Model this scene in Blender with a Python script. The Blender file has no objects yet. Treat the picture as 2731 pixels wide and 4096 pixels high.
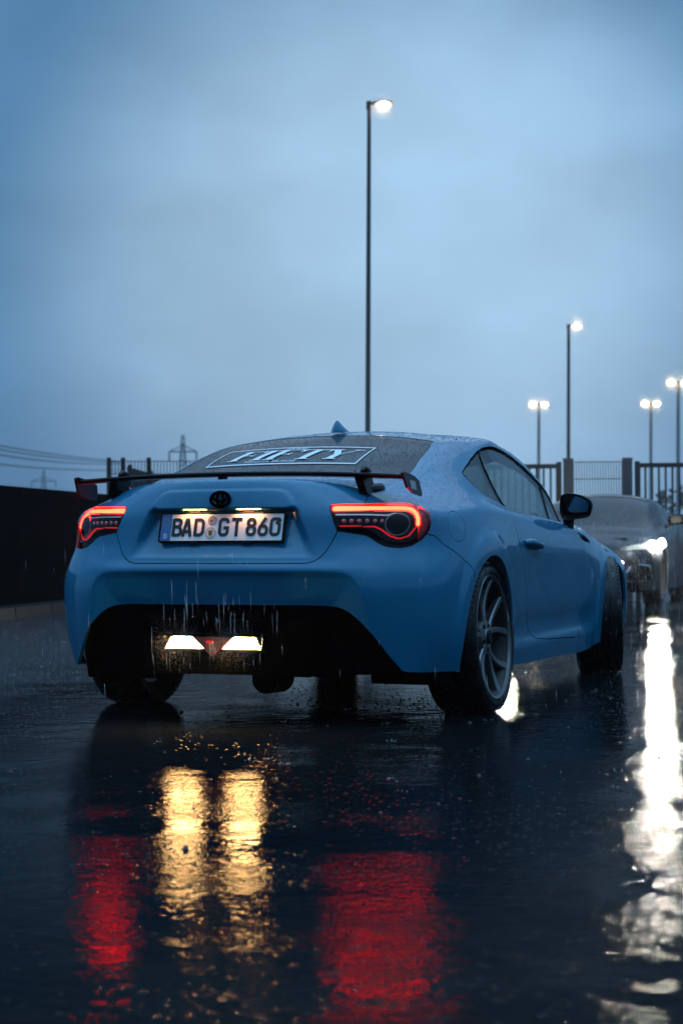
import bpy, math, random
import numpy as np
from mathutils import Matrix, Vector
random.seed(7); rng=np.random.default_rng(7)
sc=bpy.context.scene; COL=sc.collection
# ================================================================ camera, world, sun, exposure
FPX,PITCH,ROLL,YAW=7360.3456,0.01667991,-0.00426933,-0.35368146
CX,CY,CZ=2.94186684,-7.39351374,0.71121124
cam=bpy.data.cameras.new('camera'); camo=bpy.data.objects.new('camera',cam); COL.objects.link(camo); sc.camera=camo
cam.sensor_fit='VERTICAL'; cam.sensor_height=36; cam.lens=FPX/4096*36; cam.clip_start=.1; cam.clip_end=5000
_c,_s=math.cos(YAW),math.sin(YAW)
FWD=Vector((_s*math.cos(PITCH),_c*math.cos(PITCH),math.sin(PITCH))); _r=Vector((_c,-_s,0)); _u=_r.cross(FWD)
_cr,_sr=math.cos(ROLL),math.sin(ROLL); RT=_r*_cr+_u*_sr; UP=-_r*_sr+_u*_cr
camo.matrix_world=Matrix(((RT.x,UP.x,-FWD.x,CX),(RT.y,UP.y,-FWD.y,CY),(RT.z,UP.z,-FWD.z,CZ),(0,0,0,1)))
cam.dof.use_dof=True; cam.dof.focus_distance=7.25; cam.dof.aperture_fstop=4.8; cam.dof.aperture_blades=9
sc.view_settings.view_transform='Standard'; sc.view_settings.look='None'; sc.view_settings.exposure=0; sc.view_settings.gamma=1
sc.view_settings.use_curve_mapping=False
sc.render.engine='CYCLES'
try:
    sc.cycles.use_denoising=True; sc.cycles.denoiser='OPENIMAGEDENOISE'
except Exception: pass
sc.cycles.max_bounces=8; sc.cycles.glossy_bounces=4; sc.cycles.transparent_max_bounces=12
sc.cycles.sample_clamp_indirect=6; sc.cycles.use_light_tree=True
world=bpy.data.worlds.new('World'); sc.world=world; world.use_nodes=True
wn=world.node_tree; wn.nodes.clear(); WN=wn.nodes.new; WL=wn.links.new
wo=WN('ShaderNodeOutputWorld'); bgd=WN('ShaderNodeBackground'); bgs=WN('ShaderNodeBackground'); wadd=WN('ShaderNodeAddShader')
SUN_EL,SUN_AZ=math.radians(2.0),math.radians(200)
sky=WN('ShaderNodeTexSky'); sky.sky_type='NISHITA'; sky.sun_disc=False; sky.sun_elevation=SUN_EL; sky.sun_rotation=SUN_AZ
bgs.inputs['Strength'].default_value=.01; WL(sky.outputs[0],bgs.inputs['Color'])
tc=WN('ShaderNodeTexCoord'); sep=WN('ShaderNodeSeparateXYZ'); WL(tc.outputs['Generated'],sep.inputs[0])
ramp=WN('ShaderNodeValToRGB'); WL(sep.outputs['Z'],ramp.inputs[0])
el=ramp.color_ramp.elements
el[0].position=0.0; el[0].color=(.080,.205,.385,1)
el[1].position=1.0; el[1].color=(.78,1.55,2.4,1)
for p,c in ((.15,(.085,.235,.445,1)),(.33,(.085,.230,.430,1)),(.55,(.25,.55,.95,1))):
    e=el.new(p); e.color=c
def cloud(scale,seed,lo,hi,a,b):
    m=WN('ShaderNodeMapping'); m.inputs['Scale'].default_value=(scale,scale,scale*1.7); m.inputs['Location'].default_value=(seed,seed*.7,0)
    n=WN('ShaderNodeTexNoise'); n.inputs['Scale'].default_value=1; n.inputs['Detail'].default_value=4; n.inputs['Roughness'].default_value=.5
    r=WN('ShaderNodeMapRange'); r.interpolation_type='SMOOTHSTEP'
    r.inputs['From Min'].default_value=lo; r.inputs['From Max'].default_value=hi; r.inputs['To Min'].default_value=a; r.inputs['To Max'].default_value=b
    WL(tc.outputs['Generated'],m.inputs[0]); WL(m.outputs[0],n.inputs[0]); WL(n.outputs[0],r.inputs[0]); return r
# a broad brighter bank of cloud about the middle of the view, like the photograph's
lobe=WN('ShaderNodeVectorMath'); lobe.operation='DOT_PRODUCT'; WL(tc.outputs['Generated'],lobe.inputs[0])
_ld=(FWD+RT*.030+UP*.125).normalized(); lobe.inputs[1].default_value=tuple(_ld)
lr=WN('ShaderNodeMapRange'); lr.interpolation_type='SMOOTHSTEP'; WL(lobe.outputs['Value'],lr.inputs[0])
lr.inputs['From Min'].default_value=.973; lr.inputs['From Max'].default_value=.998; lr.inputs['To Min'].default_value=0; lr.inputs['To Max'].default_value=1
skm=WN('ShaderNodeMix'); skm.data_type='RGBA'; WL(lr.outputs[0],skm.inputs[0]); WL(ramp.outputs[0],skm.inputs[6]); skm.inputs[7].default_value=(.375,.585,.80,1)
c1=cloud(3.2,3.1,.36,.66,.84,1.12); c2=cloud(7.0,8.3,.35,.65,.93,1.06)
mm=WN('ShaderNodeMath'); mm.operation='MULTIPLY'; WL(c1.outputs[0],mm.inputs[0]); WL(c2.outputs[0],mm.inputs[1])
vm=WN('ShaderNodeVectorMath'); vm.operation='SCALE'; WL(skm.outputs[2],vm.inputs[0]); WL(mm.outputs[0],vm.inputs['Scale'])
WL(vm.outputs[0],bgd.inputs['Color']); bgd.inputs['Strength'].default_value=1.0
WL(bgd.outputs[0],wadd.inputs[0]); WL(bgs.outputs[0],wadd.inputs[1]); WL(wadd.outputs[0],wo.inputs['Surface'])
sun=bpy.data.lights.new('sun','SUN'); sun.energy=.12; sun.angle=math.radians(60); sun.color=(1,.95,.88)
suno=bpy.data.objects.new('sun',sun); COL.objects.link(suno); suno.rotation_euler=(math.radians(45),0,SUN_AZ)
# ================================================================ helpers
def tag(o,label,cat=None,group=None,kind=None):
    o['label']=label
    if cat: o['category']=cat
    if group: o['group']=group
    if kind: o['kind']=kind
    return o
def empty(name,loc=(0,0,0),rz=0,parent=None):
    o=bpy.data.objects.new(name,None); COL.objects.link(o); o.location=loc; o.rotation_euler=(0,0,rz); o.empty_display_size=.2
    if parent: o.parent=parent
    return o
def obj(name,me,parent=None,mat=None):
    o=bpy.data.objects.new(name,me); COL.objects.link(o)
    if mat and not me.materials: me.materials.append(mat)
    if parent: o.parent=parent
    return o
def npmesh(name,V,faces,smooth=True,mat=None):
    """faces: list of int arrays (m,k) or lists of vertex lists"""
    me=bpy.data.meshes.new(name); loops=[];tot=[]
    for f in faces:
        if isinstance(f,np.ndarray):
            if len(f): loops.append(f.ravel()); tot.append(np.full(len(f),f.shape[1]))
        elif len(f):
            loops.append(np.concatenate([np.asarray(p) for p in f])); tot.append(np.array([len(p) for p in f]))
    loops=np.concatenate(loops).astype(np.int32); tot=np.concatenate(tot).astype(np.int32)
    me.vertices.add(len(V)); me.vertices.foreach_set('co',np.asarray(V,np.float32).ravel())
    me.loops.add(len(loops)); me.loops.foreach_set('vertex_index',loops)
    me.polygons.add(len(tot)); me.polygons.foreach_set('loop_start',np.r_[0,np.cumsum(tot)[:-1]].astype(np.int32)); me.polygons.foreach_set('loop_total',tot)
    me.update(calc_edges=True); me.validate()
    if smooth: me.shade_smooth()
    if mat: me.materials.append(mat)
    return me
class MB:
    def __init__(s): s.V=[];s.F=[]
    def add(s,V,F):
        n=len(s.V); s.V+= [tuple(map(float,v)) for v in V]; s.F+=[[i+n for i in f] for f in F]; return s
    def box(s,x0,x1,y0,y1,z0,z1,taper=0):
        t=taper; return s.add([(x0,y0,z0),(x1,y0,z0),(x1,y1,z0),(x0,y1,z0),(x0+t,y0+t,z1),(x1-t,y0+t,z1),(x1-t,y1-t,z1),(x0+t,y1-t,z1)],
          [(3,2,1,0),(4,5,6,7),(0,1,5,4),(1,2,6,5),(2,3,7,6),(3,0,4,7)])
    def tube(s,pts,r,n=10,closed=False,cap=True):
        pts=[Vector(p) for p in pts]; m=len(pts); rr=r if hasattr(r,'__len__') else [r]*m; V=[];prev=None
        for i,p in enumerate(pts):
            a=pts[(i-1)%m] if (closed or i>0) else p; b=pts[(i+1)%m] if (closed or i<m-1) else p
            t=(b-a).normalized()
            if prev is None:
                up=Vector((0,0,1)) if abs(t.z)<.9 else Vector((0,1,0)); e=t.cross(up).normalized()
            else: e=(prev-t*prev.dot(t)).normalized()
            prev=e; g=t.cross(e)
            for k in range(n):
                th=2*math.pi*k/n; V.append(p+(e*math.cos(th)+g*math.sin(th))*rr[i])
        F=[]
        for i in range(m if closed else m-1):
            for k in range(n):
                a=i*n+k;b=i*n+(k+1)%n;c=((i+1)%m)*n+(k+1)%n;d=((i+1)%m)*n+k; F.append((a,d,c,b))
        if cap and not closed: F+= [tuple(range(n)),tuple((m-1)*n+k for k in reversed(range(n)))]
        return s.add(V,F)
    def prism(s,poly,f0,f1):
        """poly: 2-d outline (counter-clockwise); f0,f1 map (a,b) to the two 3-d faces"""
        n=len(poly); V=[f0(*p) for p in poly]+[f1(*p) for p in poly]
        return s.add(V,[tuple(range(n)),tuple(2*n-1-k for k in range(n))]+[(i,i+n,(i+1)%n+n,(i+1)%n) for i in range(n)])
    def lathe(s,prof,n=48,axis='x',c=(0,0,0),closed=True):
        """prof: (axial, radius) outline"""
        m=len(prof); V=[]
        for k in range(n):
            th=2*math.pi*k/n
            for a,r in prof:
                p=(a,r*math.cos(th),r*math.sin(th)) if axis=='x' else (r*math.cos(th),r*math.sin(th),a)
                V.append((p[0]+c[0],p[1]+c[1],p[2]+c[2]))
        F=[]
        for k in range(n):
            for i in range(m if closed else m-1):
                j=(i+1)%m; F.append((k*m+i,k*m+j,((k+1)%n)*m+j,((k+1)%n)*m+i))
        return s.add(V,F)
    def mesh(s,name,smooth=False,mat=None):
        me=bpy.data.meshes.new(name); me.from_pydata(s.V,[],s.F); me.update()
        if smooth:
            me.shade_smooth()
            try: me.set_sharp_from_angle(angle=math.radians(38))
            except Exception: pass
        if mat: me.materials.append(mat)
        return me
    def build(s,name,mat,parent=None,smooth=False): return obj(name,s.mesh(name,smooth,mat),parent)
def mirror_copy(o,parent,name=None):
    """the same part on the other side of the car"""
    me=o.data.copy(); V=np.empty(len(me.vertices)*3,np.float32); me.vertices.foreach_get('co',V); V=V.reshape(-1,3)*[-1,1,1]
    me.vertices.foreach_set('co',V.astype(np.float32).ravel()); me.flip_normals(); me.update()
    c=bpy.data.objects.new(name or o.name.split('.')[0],me); COL.objects.link(c); c.parent=parent
    return c
def ribbon(line,w,closed=False):
    """mitred outline strip of a polyline: returns left and right points"""
    p=np.asarray(line,float); n=len(p); L=[];R=[]
    for i in range(n):
        a=p[(i-1)%n] if (closed or i>0) else None; b=p[(i+1)%n] if (closed or i<n-1) else None
        d1=(p[i]-a)/np.linalg.norm(p[i]-a) if a is not None else None; d2=(b-p[i])/np.linalg.norm(b-p[i]) if b is not None else None
        if d1 is None:d1=d2
        if d2 is None:d2=d1
        t=d1+d2; t/=np.linalg.norm(t); nn=np.array([-t[1],t[0]]); k=w/2/max(.45,nn@np.array([-d1[1],d1[0]]))
        L.append(p[i]+nn*k);R.append(p[i]-nn*k)
    return L,R
# ================================================================ materials
def mat(name,base=(.5,.5,.5),rough=.5,metal=0,**kw):
    m=bpy.data.materials.new(name); m.use_nodes=True; b=m.node_tree.nodes['Principled BSDF']
    b.inputs['Base Color'].default_value=(*base,1); b.inputs['Roughness'].default_value=rough; b.inputs['Metallic'].default_value=metal
    for k,v in kw.items(): b.inputs[k].default_value=v
    return m
class NT:
    def __init__(s,m): s.t=m.node_tree; s.b=s.t.nodes.get('Principled BSDF')
    def n(s,typ,**kw):
        x=s.t.nodes.new(typ)
        for k,v in kw.items():
            if k in x.inputs: x.inputs[k].default_value=v
            else: setattr(x,k,v)
        return x
    def l(s,a,b): s.t.links.new(a,b)
    def noise(s,co,scale,detail=3,rough=.55):
        x=s.n('ShaderNodeTexNoise',Scale=scale,Detail=detail,Roughness=rough); s.l(co,x.inputs['Vector']); return x.outputs[0]
    def rng(s,v,a,b,c,d,smooth=True):
        x=s.n('ShaderNodeMapRange'); x.interpolation_type='SMOOTHSTEP' if smooth else 'LINEAR'
        for k,q in zip(('From Min','From Max','To Min','To Max'),(a,b,c,d)): x.inputs[k].default_value=q
        s.l(v,x.inputs[0]); return x.outputs[0]
    def math(s,op,a,b):
        x=s.n('ShaderNodeMath',operation=op)
        for i,q in enumerate((a,b)):
            if isinstance(q,(int,float)): x.inputs[i].default_value=q
            else: s.l(q,x.inputs[i])
        return x.outputs[0]
    def bump(s,h,strength,dist,normal=None):
        x=s.n('ShaderNodeBump',Strength=strength,Distance=dist); s.l(h,x.inputs['Height'])
        if normal is not None: s.l(normal,x.inputs['Normal'])
        return x.outputs[0]
    def mix(s,f,a,b):
        x=s.n('ShaderNodeMix',data_type='RGBA')
        s.l(f,x.inputs[0])
        for i,q in ((6,a),(7,b)):
            if isinstance(q,tuple): x.inputs[i].default_value=(*q,1)
            else: s.l(q,x.inputs[i])
        return x.outputs[2]
def emit(name,col,st):
    m=bpy.data.materials.new(name); m.use_nodes=True; t=m.node_tree; t.nodes.clear()
    e=t.nodes.new('ShaderNodeEmission'); e.inputs[0].default_value=(*col,1); e.inputs[1].default_value=st
    o=t.nodes.new('ShaderNodeOutputMaterial'); t.links.new(e.outputs[0],o.inputs[0]); return m
def clear(name,tint,rough=.02,ior=1.45,bumpy=False,fog=0):
    """thin pane: tinted see-through plus a mirror-like skin"""
    m=bpy.data.materials.new(name); m.use_nodes=True; t=m.node_tree; t.nodes.clear(); k=NT(m)
    tr=k.n('ShaderNodeBsdfTransparent'); tr.inputs[0].default_value=(*tint,1)
    gl=k.n('ShaderNodeBsdfGlossy',Roughness=rough); fr=k.n('ShaderNodeFresnel',IOR=ior); mx=k.n('ShaderNodeMixShader'); o=k.n('ShaderNodeOutputMaterial')
    k.l(k.rng(k.n('ShaderNodeNewGeometry').outputs['Backfacing'],0,1,ior,1/ior,False),fr.inputs['IOR']); k.l(fr.outputs[0],mx.inputs[0]); 
    if fog:   # breath and rain film on the pane
        df=k.n('ShaderNodeBsdfTranslucent'); df.inputs[0].default_value=(.46,.55,.57,1); fm=k.n('ShaderNodeMixShader'); fm.inputs[0].default_value=fog
        k.l(tr.outputs[0],fm.inputs[1]); k.l(df.outputs[0],fm.inputs[2]); k.l(fm.outputs[0],mx.inputs[1])
    else: k.l(tr.outputs[0],mx.inputs[1])
    k.l(gl.outputs[0],mx.inputs[2]); k.l(mx.outputs[0],o.inputs[0])
    if bumpy:
        co=k.n('ShaderNodeTexCoord').outputs['Object']; v=k.n('ShaderNodeTexVoronoi',Scale=110); k.l(co,v.inputs['Vector'])
        h=k.rng(v.outputs['Distance'],.10,.38,1,0); g=k.rng(k.noise(co,60,1),.45,.62,0,1); nb=k.bump(k.math('MULTIPLY',h,g),.8,.002)
        k.l(nb,gl.inputs['Normal'])
    return m
def paint(name,base,drops=True):
    m=mat(name,base,.5,0); k=NT(m); b=k.b
    b.inputs['Coat Weight'].default_value=1; b.inputs['Coat Roughness'].default_value=.035; b.inputs['Coat IOR'].default_value=1.54; b.inputs['Specular IOR Level'].default_value=.1
    co=k.n('ShaderNodeTexCoord').outputs['Object']
    d=k.rng(k.noise(co,3.0,5,.6),.35,.7,0,1)
    k.l(k.mix(d,tuple(.93*c for c in base),tuple(1.05*c for c in base)),b.inputs['Base Color'])
    # thin broken water film and road dust
    k.l(k.rng(k.noise(co,14,5,.6),.40,.72,.025,.075),b.inputs['Coat Roughness'])
    v=k.n('ShaderNodeTexVoronoi',Scale=150); k.l(co,v.inputs['Vector'])
    h=k.rng(v.outputs['Distance'],.08,.36,1,0); g=k.rng(k.noise(co,70,1),.50,.60,0,1)
    n1=k.bump(k.math('MULTIPLY',h,g),.55,.0012)
    n2=k.bump(k.noise(co,9,2),.035,.004,n1)
    k.l(n2,b.inputs['Coat Normal']); 
    return m
M={}
M['paint']=paint('blue_paint',(.002,.155,.285))
M['black']=mat('black_plastic',(.0004,.0005,.0006),.7,0,**{'Specular IOR Level':0.0})
M['gloss']=mat('black_gloss',(.0012,.0013,.0016),.25,0,**{'Specular IOR Level':.12})
M['rubber']=mat('tyre_rubber',(.005,.005,.0055),.5,0,**{'Specular IOR Level':.3})
k=NT(M['rubber']); co=k.n('ShaderNodeTexCoord').outputs['Object']; k.l(k.bump(k.noise(co,60,4),.25,.004),k.b.inputs['Normal']); k.l(k.rng(k.noise(co,14,4),.4,.7,.25,.6),k.b.inputs['Roughness'])
M['rim']=mat('gunmetal_rim',(.20,.20,.20),.34,.8)
k=NT(M['rim']); co=k.n('ShaderNodeTexCoord').outputs['Object']; k.l(k.rng(k.noise(co,25,4),.35,.7,.28,.5),k.b.inputs['Roughness'])
M['barrel']=mat('rim_barrel',(.012,.0125,.013),.5,.3)
M['disc']=mat('brake_steel',(.10,.10,.10),.45,.9)
M['ring']=mat('lamp_ring',(.22,.22,.24),.25,1)
M['silver']=mat('silver_trim',(.62,.63,.65),.18,1)
M['shell']=mat('dark_liner',(.001,.001,.0012),.9,0,**{'Specular IOR Level':0.0})
M['rearglass']=mat('tinted_glass',(.003,.006,.009),.03,0,**{'IOR':1.26})
k=NT(M['rearglass']); co=k.n('ShaderNodeTexCoord').outputs['Object']; k.l(k.bump(k.noise(co,12,2),.04,.002),k.b.inputs['Normal']); k.l(k.rng(k.noise(co,30,5),.35,.7,.02,.12),k.b.inputs['Roughness'])
M['glass']=clear('side_glass',(.62,.70,.70),.015,1.5,True,.36)
M['privacy']=clear('quarter_glass',(.30,.34,.36),.02,1.5,True,.45)
M['lens']=clear('lamp_lens',(.98,.80,.78),.01,1.4)
M['lampbox']=mat('lamp_housing',(.004,.001,.0012),.25)
M['bar']=emit('amber_red_bar',(1,.0036,.0012),230)
M['redglow']=emit('red_glow',(1,.006,.018),1.6)
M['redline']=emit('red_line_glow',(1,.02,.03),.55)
M['reddim']=mat('red_reflector',(.10,.003,.006),.2)
M['led']=mat('clear_led',(.30,.26,.28),.15,.2)
M['reverse']=emit('reverse_lamp',(1,.56,.20),250)
M['fogred']=mat('fog_red',(.20,.02,.03),.15)
M['platelamp']=emit('plate_lamp',(1,.42,.14),60)
M['plate']=mat('plate_white',(.74,.73,.72),.35)
M['platetext']=mat('plate_black',(.004,.004,.004),.4)
M['plateblue']=mat('plate_blue',(.03,.13,.32),.4)
M['gold']=mat('crest_gold',(.40,.30,.06),.5)
M['sealgrey']=mat('seal_grey',(.42,.36,.38),.5)
M['sticker']=mat('white_vinyl',(.80,.83,.86),.5)
M['seat']=mat('seat_fabric',(.012,.012,.014),.85)
M['mirror']=mat('mirror_glass',(.16,.20,.22),.02,1)
M['drop']=mat('water_drop',(.75,.85,.95),.0,0,**{'IOR':1.33,'Transmission Weight':1.0})
M['lamp']=emit('street_lamp_light',(1,.74,.42),140); M['halo']=emit('lamp_halo_glow',(1,.55,.18),1.25)  # second one: lamp halo put into a see-through glowing shell
_t=M['halo'].node_tree; _tr=_t.nodes.new('ShaderNodeBsdfTransparent'); _mx=_t.nodes.new('ShaderNodeMixShader'); _mx.inputs[0].default_value=.62
_em=[n for n in _t.nodes if n.type=='EMISSION'][0]; _o=[n for n in _t.nodes if n.type=='OUTPUT_MATERIAL'][0]
_t.links.new(_tr.outputs[0],_mx.inputs[1]); _t.links.new(_em.outputs[0],_mx.inputs[2]); _t.links.new(_mx.outputs[0],_o.inputs[0])
M['polelit']=mat('lit_pole',(.22,.23,.24),.5,0)  # lighter copy of the pole: haze and lamp light put into the colour
M['pole']=mat('galvanised_pole',(.045,.05,.055),.45,0)
M['fence']=mat('dark_steel',(.012,.014,.016),.5)
M['post']=mat('grey_gate_post',(.06,.06,.068),.5)
M['wallm']=mat('dark_concrete',(.0014,.0017,.002),1,0,**{'Specular IOR Level':0.0})
M['kerb']=mat('kerb_stone',(.006,.007,.0078),.5,0,**{"Specular IOR Level":.12})
# ---------------------------------------------------------------- car body surface (pure numpy)
def NET():
    S=[]
    def st(*rows): S.append(rows)
    # rows: bottom .19 | .33 | .46 | .60 | .72 | .84 | shoulder | inner shoulder | glass base | 1/3 | 2/3 | glass top | roof | spine
    st((0,-.765,.19),(0,-.805,.33),(0,-.828,.46),(0,-.832,.60),(0,-.808,.72),(0,-.790,.84),(0,-.755,.952),(0,-.700,.958),(0,-.34,.985),(0,-.06,1.075),(0,.21,1.145),(0,.46,1.198),(0,.75,1.232),(0,1.05,1.245))
    st((.25,-.758,.19),(.25,-.80,.33),(.25,-.822,.46),(.25,-.826,.60),(.25,-.80,.72),(.25,-.782,.84),(.25,-.735,.948),(.25,-.680,.954),(.25,-.32,.984),(.25,-.04,1.071),(.245,.22,1.139),(.235,.46,1.190),(.225,.76,1.224),(0,1.07,1.245))
    st((.45,-.74,.19),(.45,-.778,.33),(.45,-.80,.46),(.45,-.802,.60),(.45,-.768,.72),(.44,-.745,.84),(.44,-.672,.930),(.44,-.612,.940),(.44,-.25,.982),(.435,.01,1.062),(.43,.25,1.127),(.42,.455,1.172),(.40,.77,1.206),(0,1.09,1.245))
    st((.61,-.705,.19),(.605,-.745,.33),(.60,-.770,.46),(.595,-.765,.60),(.595,-.712,.72),(.592,-.680,.84),(.57,-.600,.900),(.555,-.53,.922),(.57,-.17,.982),(.565,.07,1.057),(.55,.27,1.117),(.525,.44,1.155),(.49,.79,1.188),(0,1.11,1.245))
    st((.70,-.655,.19),(.70,-.685,.33),(.70,-.705,.46),(.698,-.695,.60),(.695,-.640,.72),(.69,-.600,.838),(.662,-.525,.884),(.635,-.42,.914),(.615,-.10,.995),(.60,.13,1.056),(.58,.33,1.103),(.55,.52,1.142),(.512,.85,1.182),(0,1.13,1.245))
    st((.752,-.58,.19),(.778,-.60,.33),(.788,-.612,.46),(.783,-.60,.60),(.768,-.545,.72),(.758,-.505,.833),(.722,-.435,.878),(.68,-.32,.914),(.645,-.03,.990),(.625,.20,1.045),(.60,.41,1.09),(.570,.60,1.138),(.522,.92,1.187),(0,1.15,1.245))
    st((.795,-.46,.19),(.832,-.47,.33),(.842,-.48,.46),(.842,-.46,.60),(.827,-.40,.72),(.802,-.36,.825),(.767,-.295,.872),(.715,-.17,.914),(.672,.07,.970),(.648,.29,1.025),(.618,.50,1.082),(.582,.68,1.144),(.530,.98,1.195),(0,1.18,1.245))
    st((.84,-.25,.19),(.862,-.25,.33),(.870,-.25,.46),(.872,-.24,.60),(.862,-.20,.715),(.832,-.16,.815),(.80,-.11,.865),(.752,0,.902),(.70,.18,.952),(.668,.37,1.015),(.63,.56,1.077),(.590,.76,1.145),(.535,1.04,1.202),(0,1.20,1.245))
    st((.845,.05,.19),(.868,.05,.33),(.876,.05,.46),(.878,.05,.60),(.872,.07,.71),(.845,.10,.805),(.818,.15,.852),(.778,.24,.882),(.73,.38,.925),(.685,.54,.995),(.645,.71,1.066),(.600,.90,1.150),(.535,1.13,1.204),(0,1.22,1.245))
    st((.825,.50,.17),(.848,.50,.33),(.855,.50,.46),(.857,.50,.60),(.855,.50,.70),(.838,.51,.785),(.815,.53,.83),(.787,.58,.852),(.757,.65,.872),(.707,.78,.962),(.657,.90,1.052),(.590,1.03,1.147),(.527,1.20,1.200),(0,1.25,1.244))
    st((.815,1,.16),(.835,1,.33),(.842,1,.46),(.846,1,.60),(.845,1,.69),(.83,1,.768),(.81,1.01,.810),(.785,1.02,.834),(.757,1.05,.850),(.704,1.13,.950),(.649,1.21,1.042),(.578,1.29,1.140),(.508,1.38,1.190),(0,1.30,1.241))
    st((.815,1.5,.155),(.835,1.5,.33),(.842,1.5,.46),(.846,1.5,.60),(.843,1.5,.68),(.826,1.5,.752),(.803,1.5,.792),(.777,1.5,.814),(.748,1.5,.830),(.696,1.53,.926),(.645,1.56,1.018),(.578,1.59,1.116),(.47,1.60,1.180),(0,1.38,1.235))
    st((.82,1.95,.155),(.842,1.95,.33),(.848,1.95,.46),(.852,1.95,.59),(.846,1.95,.67),(.825,1.95,.735),(.795,1.94,.775),(.757,1.92,.797),(.717,1.89,.812),(.675,1.86,.918),(.624,1.81,1.014),(.545,1.75,1.092),(.42,1.68,1.155),(0,1.46,1.225))
    st((.838,2.35,.19),(.852,2.35,.33),(.855,2.35,.46),(.852,2.35,.56),(.832,2.35,.640),(.79,2.34,.712),(.745,2.33,.768),(.70,2.29,.800),(.61,2.19,.826),(.545,2.06,.894),(.48,1.94,.976),(.395,1.82,1.05),(.29,1.70,1.128),(0,1.53,1.212))
    st((.825,2.75,.19),(.842,2.75,.33),(.845,2.75,.46),(.842,2.75,.55),(.818,2.73,.615),(.77,2.71,.674),(.71,2.69,.726),(.63,2.63,.775),(.42,2.32,.818),(.365,2.15,.876),(.31,2.01,.945),(.26,1.87,1.03),(.19,1.72,1.134),(0,1.56,1.205))
    st((.77,3.06,.19),(.795,3.09,.33),(.80,3.09,.46),(.80,3.06,.56),(.78,3.02,.62),(.73,2.97,.668),(.66,2.92,.705),(.52,2.83,.740),(.23,2.38,.824),(.20,2.19,.882),(.165,2.04,.950),(.135,1.88,1.035),(.10,1.73,1.136),(0,1.58,1.20))
    st((.50,3.32,.19),(.50,3.37,.33),(.50,3.38,.46),(.50,3.34,.55),(.49,3.28,.60),(.47,3.20,.64),(.43,3.10,.675),(.32,2.95,.722),(.11,2.41,.827),(.095,2.205,.885),(.08,2.05,.953),(.065,1.89,1.037),(.05,1.735,1.137),(0,1.59,1.198))
    st((0,3.40,.19),(0,3.45,.33),(0,3.46,.46),(0,3.42,.55),(0,3.35,.60),(0,3.26,.64),(0,3.16,.675),(0,3.0,.722),(0,2.42,.828),(0,2.21,.886),(0,2.055,.954),(0,1.895,1.038),(0,1.74,1.138),(0,1.60,1.196))
    N=np.array(S,float)
    # fair the shoulder and greenhouse rows along the car (least bending, small moves)
    t=np.r_[0,np.cumsum(np.linalg.norm(np.diff(N[:,2:6],axis=0),axis=2).mean(1)**.8)]
    for r,i0,i1,lam in [(r,4,11,.012) for r in range(6,13)]+[(r,2,7,.0006) for r in range(9,13)]:
        n=i1-i0; tt=t[i0-1:i1+1]; D=np.zeros((n,n+2))
        for k in range(n):
            h0,h1=tt[k+1]-tt[k],tt[k+2]-tt[k+1]; D[k,k]=1/h0;D[k,k+1]=-1/h0-1/h1;D[k,k+2]=1/h1; D[k]/=.5*(h0+h1)
        for c in range(3):
            y0=N[i0-1:i1+1,r,c].copy(); W=np.eye(n+2); W[0,0]=W[-1,-1]=1e4
            N[i0-1:i1+1,r,c]=np.linalg.solve(W+lam*D.T@D,W@y0)
    return N
def cspline(t,y,q):
    # C2 cubic spline through (t,y[...]) along axis 0, evaluated at q
    n=len(t);h=np.diff(t);sh=(n,)+(1,)*(y.ndim-1)
    A=np.zeros((n,n));B=np.zeros_like(y)
    A[0,0]=A[-1,-1]=1
    for i in range(1,n-1):
        A[i,i-1]=h[i-1];A[i,i]=2*(h[i-1]+h[i]);A[i,i+1]=h[i]
        B[i]=6*((y[i+1]-y[i])/h[i]-(y[i]-y[i-1])/h[i-1])
    M=np.linalg.solve(A,B.reshape(n,-1)).reshape(B.shape)
    k=np.clip(np.searchsorted(t,q)-1,0,n-2)
    e=lambda a:a.reshape((-1,)+(1,)*(y.ndim-1))
    hk=e(h[k]);a=(e(t[k+1])-e(q))/hk;b=1-a
    return a*y[k]+b*y[k+1]+((a**3-a)*M[k]+(b**3-b)*M[k+1])*hk**2/6
def sstep(a,b,x):
    t=np.clip((x-a)/(b-a),0,1);return t*t*(3-2*t)
def psdf(P,poly):
    # signed distance to a closed polygon (positive inside), P (n,2)
    poly=np.asarray(poly,float);P=np.asarray(P,float)
    a=poly;b=np.roll(poly,-1,0);best=np.full(len(P),1e9);ins=np.zeros(len(P),bool)
    for (x0,y0),(x1,y1) in zip(a,b):
        ex,ey=x1-x0,y1-y0;wx,wy=P[:,0]-x0,P[:,1]-y0
        t=np.clip((wx*ex+wy*ey)/(ex*ex+ey*ey+1e-12),0,1)
        best=np.minimum(best,(wx-ex*t)**2+(wy-ey*t)**2)
        if y0!=y1:
            c=((y0>P[:,1])!=(y1>P[:,1]))&(P[:,0]<ex*(P[:,1]-y0)/ey+x0)
            ins^=c
    d=np.sqrt(best);return np.where(ins,d,-d)
def round_poly(pts,it=2):
    p=np.asarray(pts,float)
    for _ in range(it):
        q=np.roll(p,-1,0);p=np.stack([.75*p+.25*q,.25*p+.75*q],1).reshape(-1,2)
    return p
RW_R,RW_F=(0.0,.312),(2.57,.308)      # wheel centres (y,z)
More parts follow.
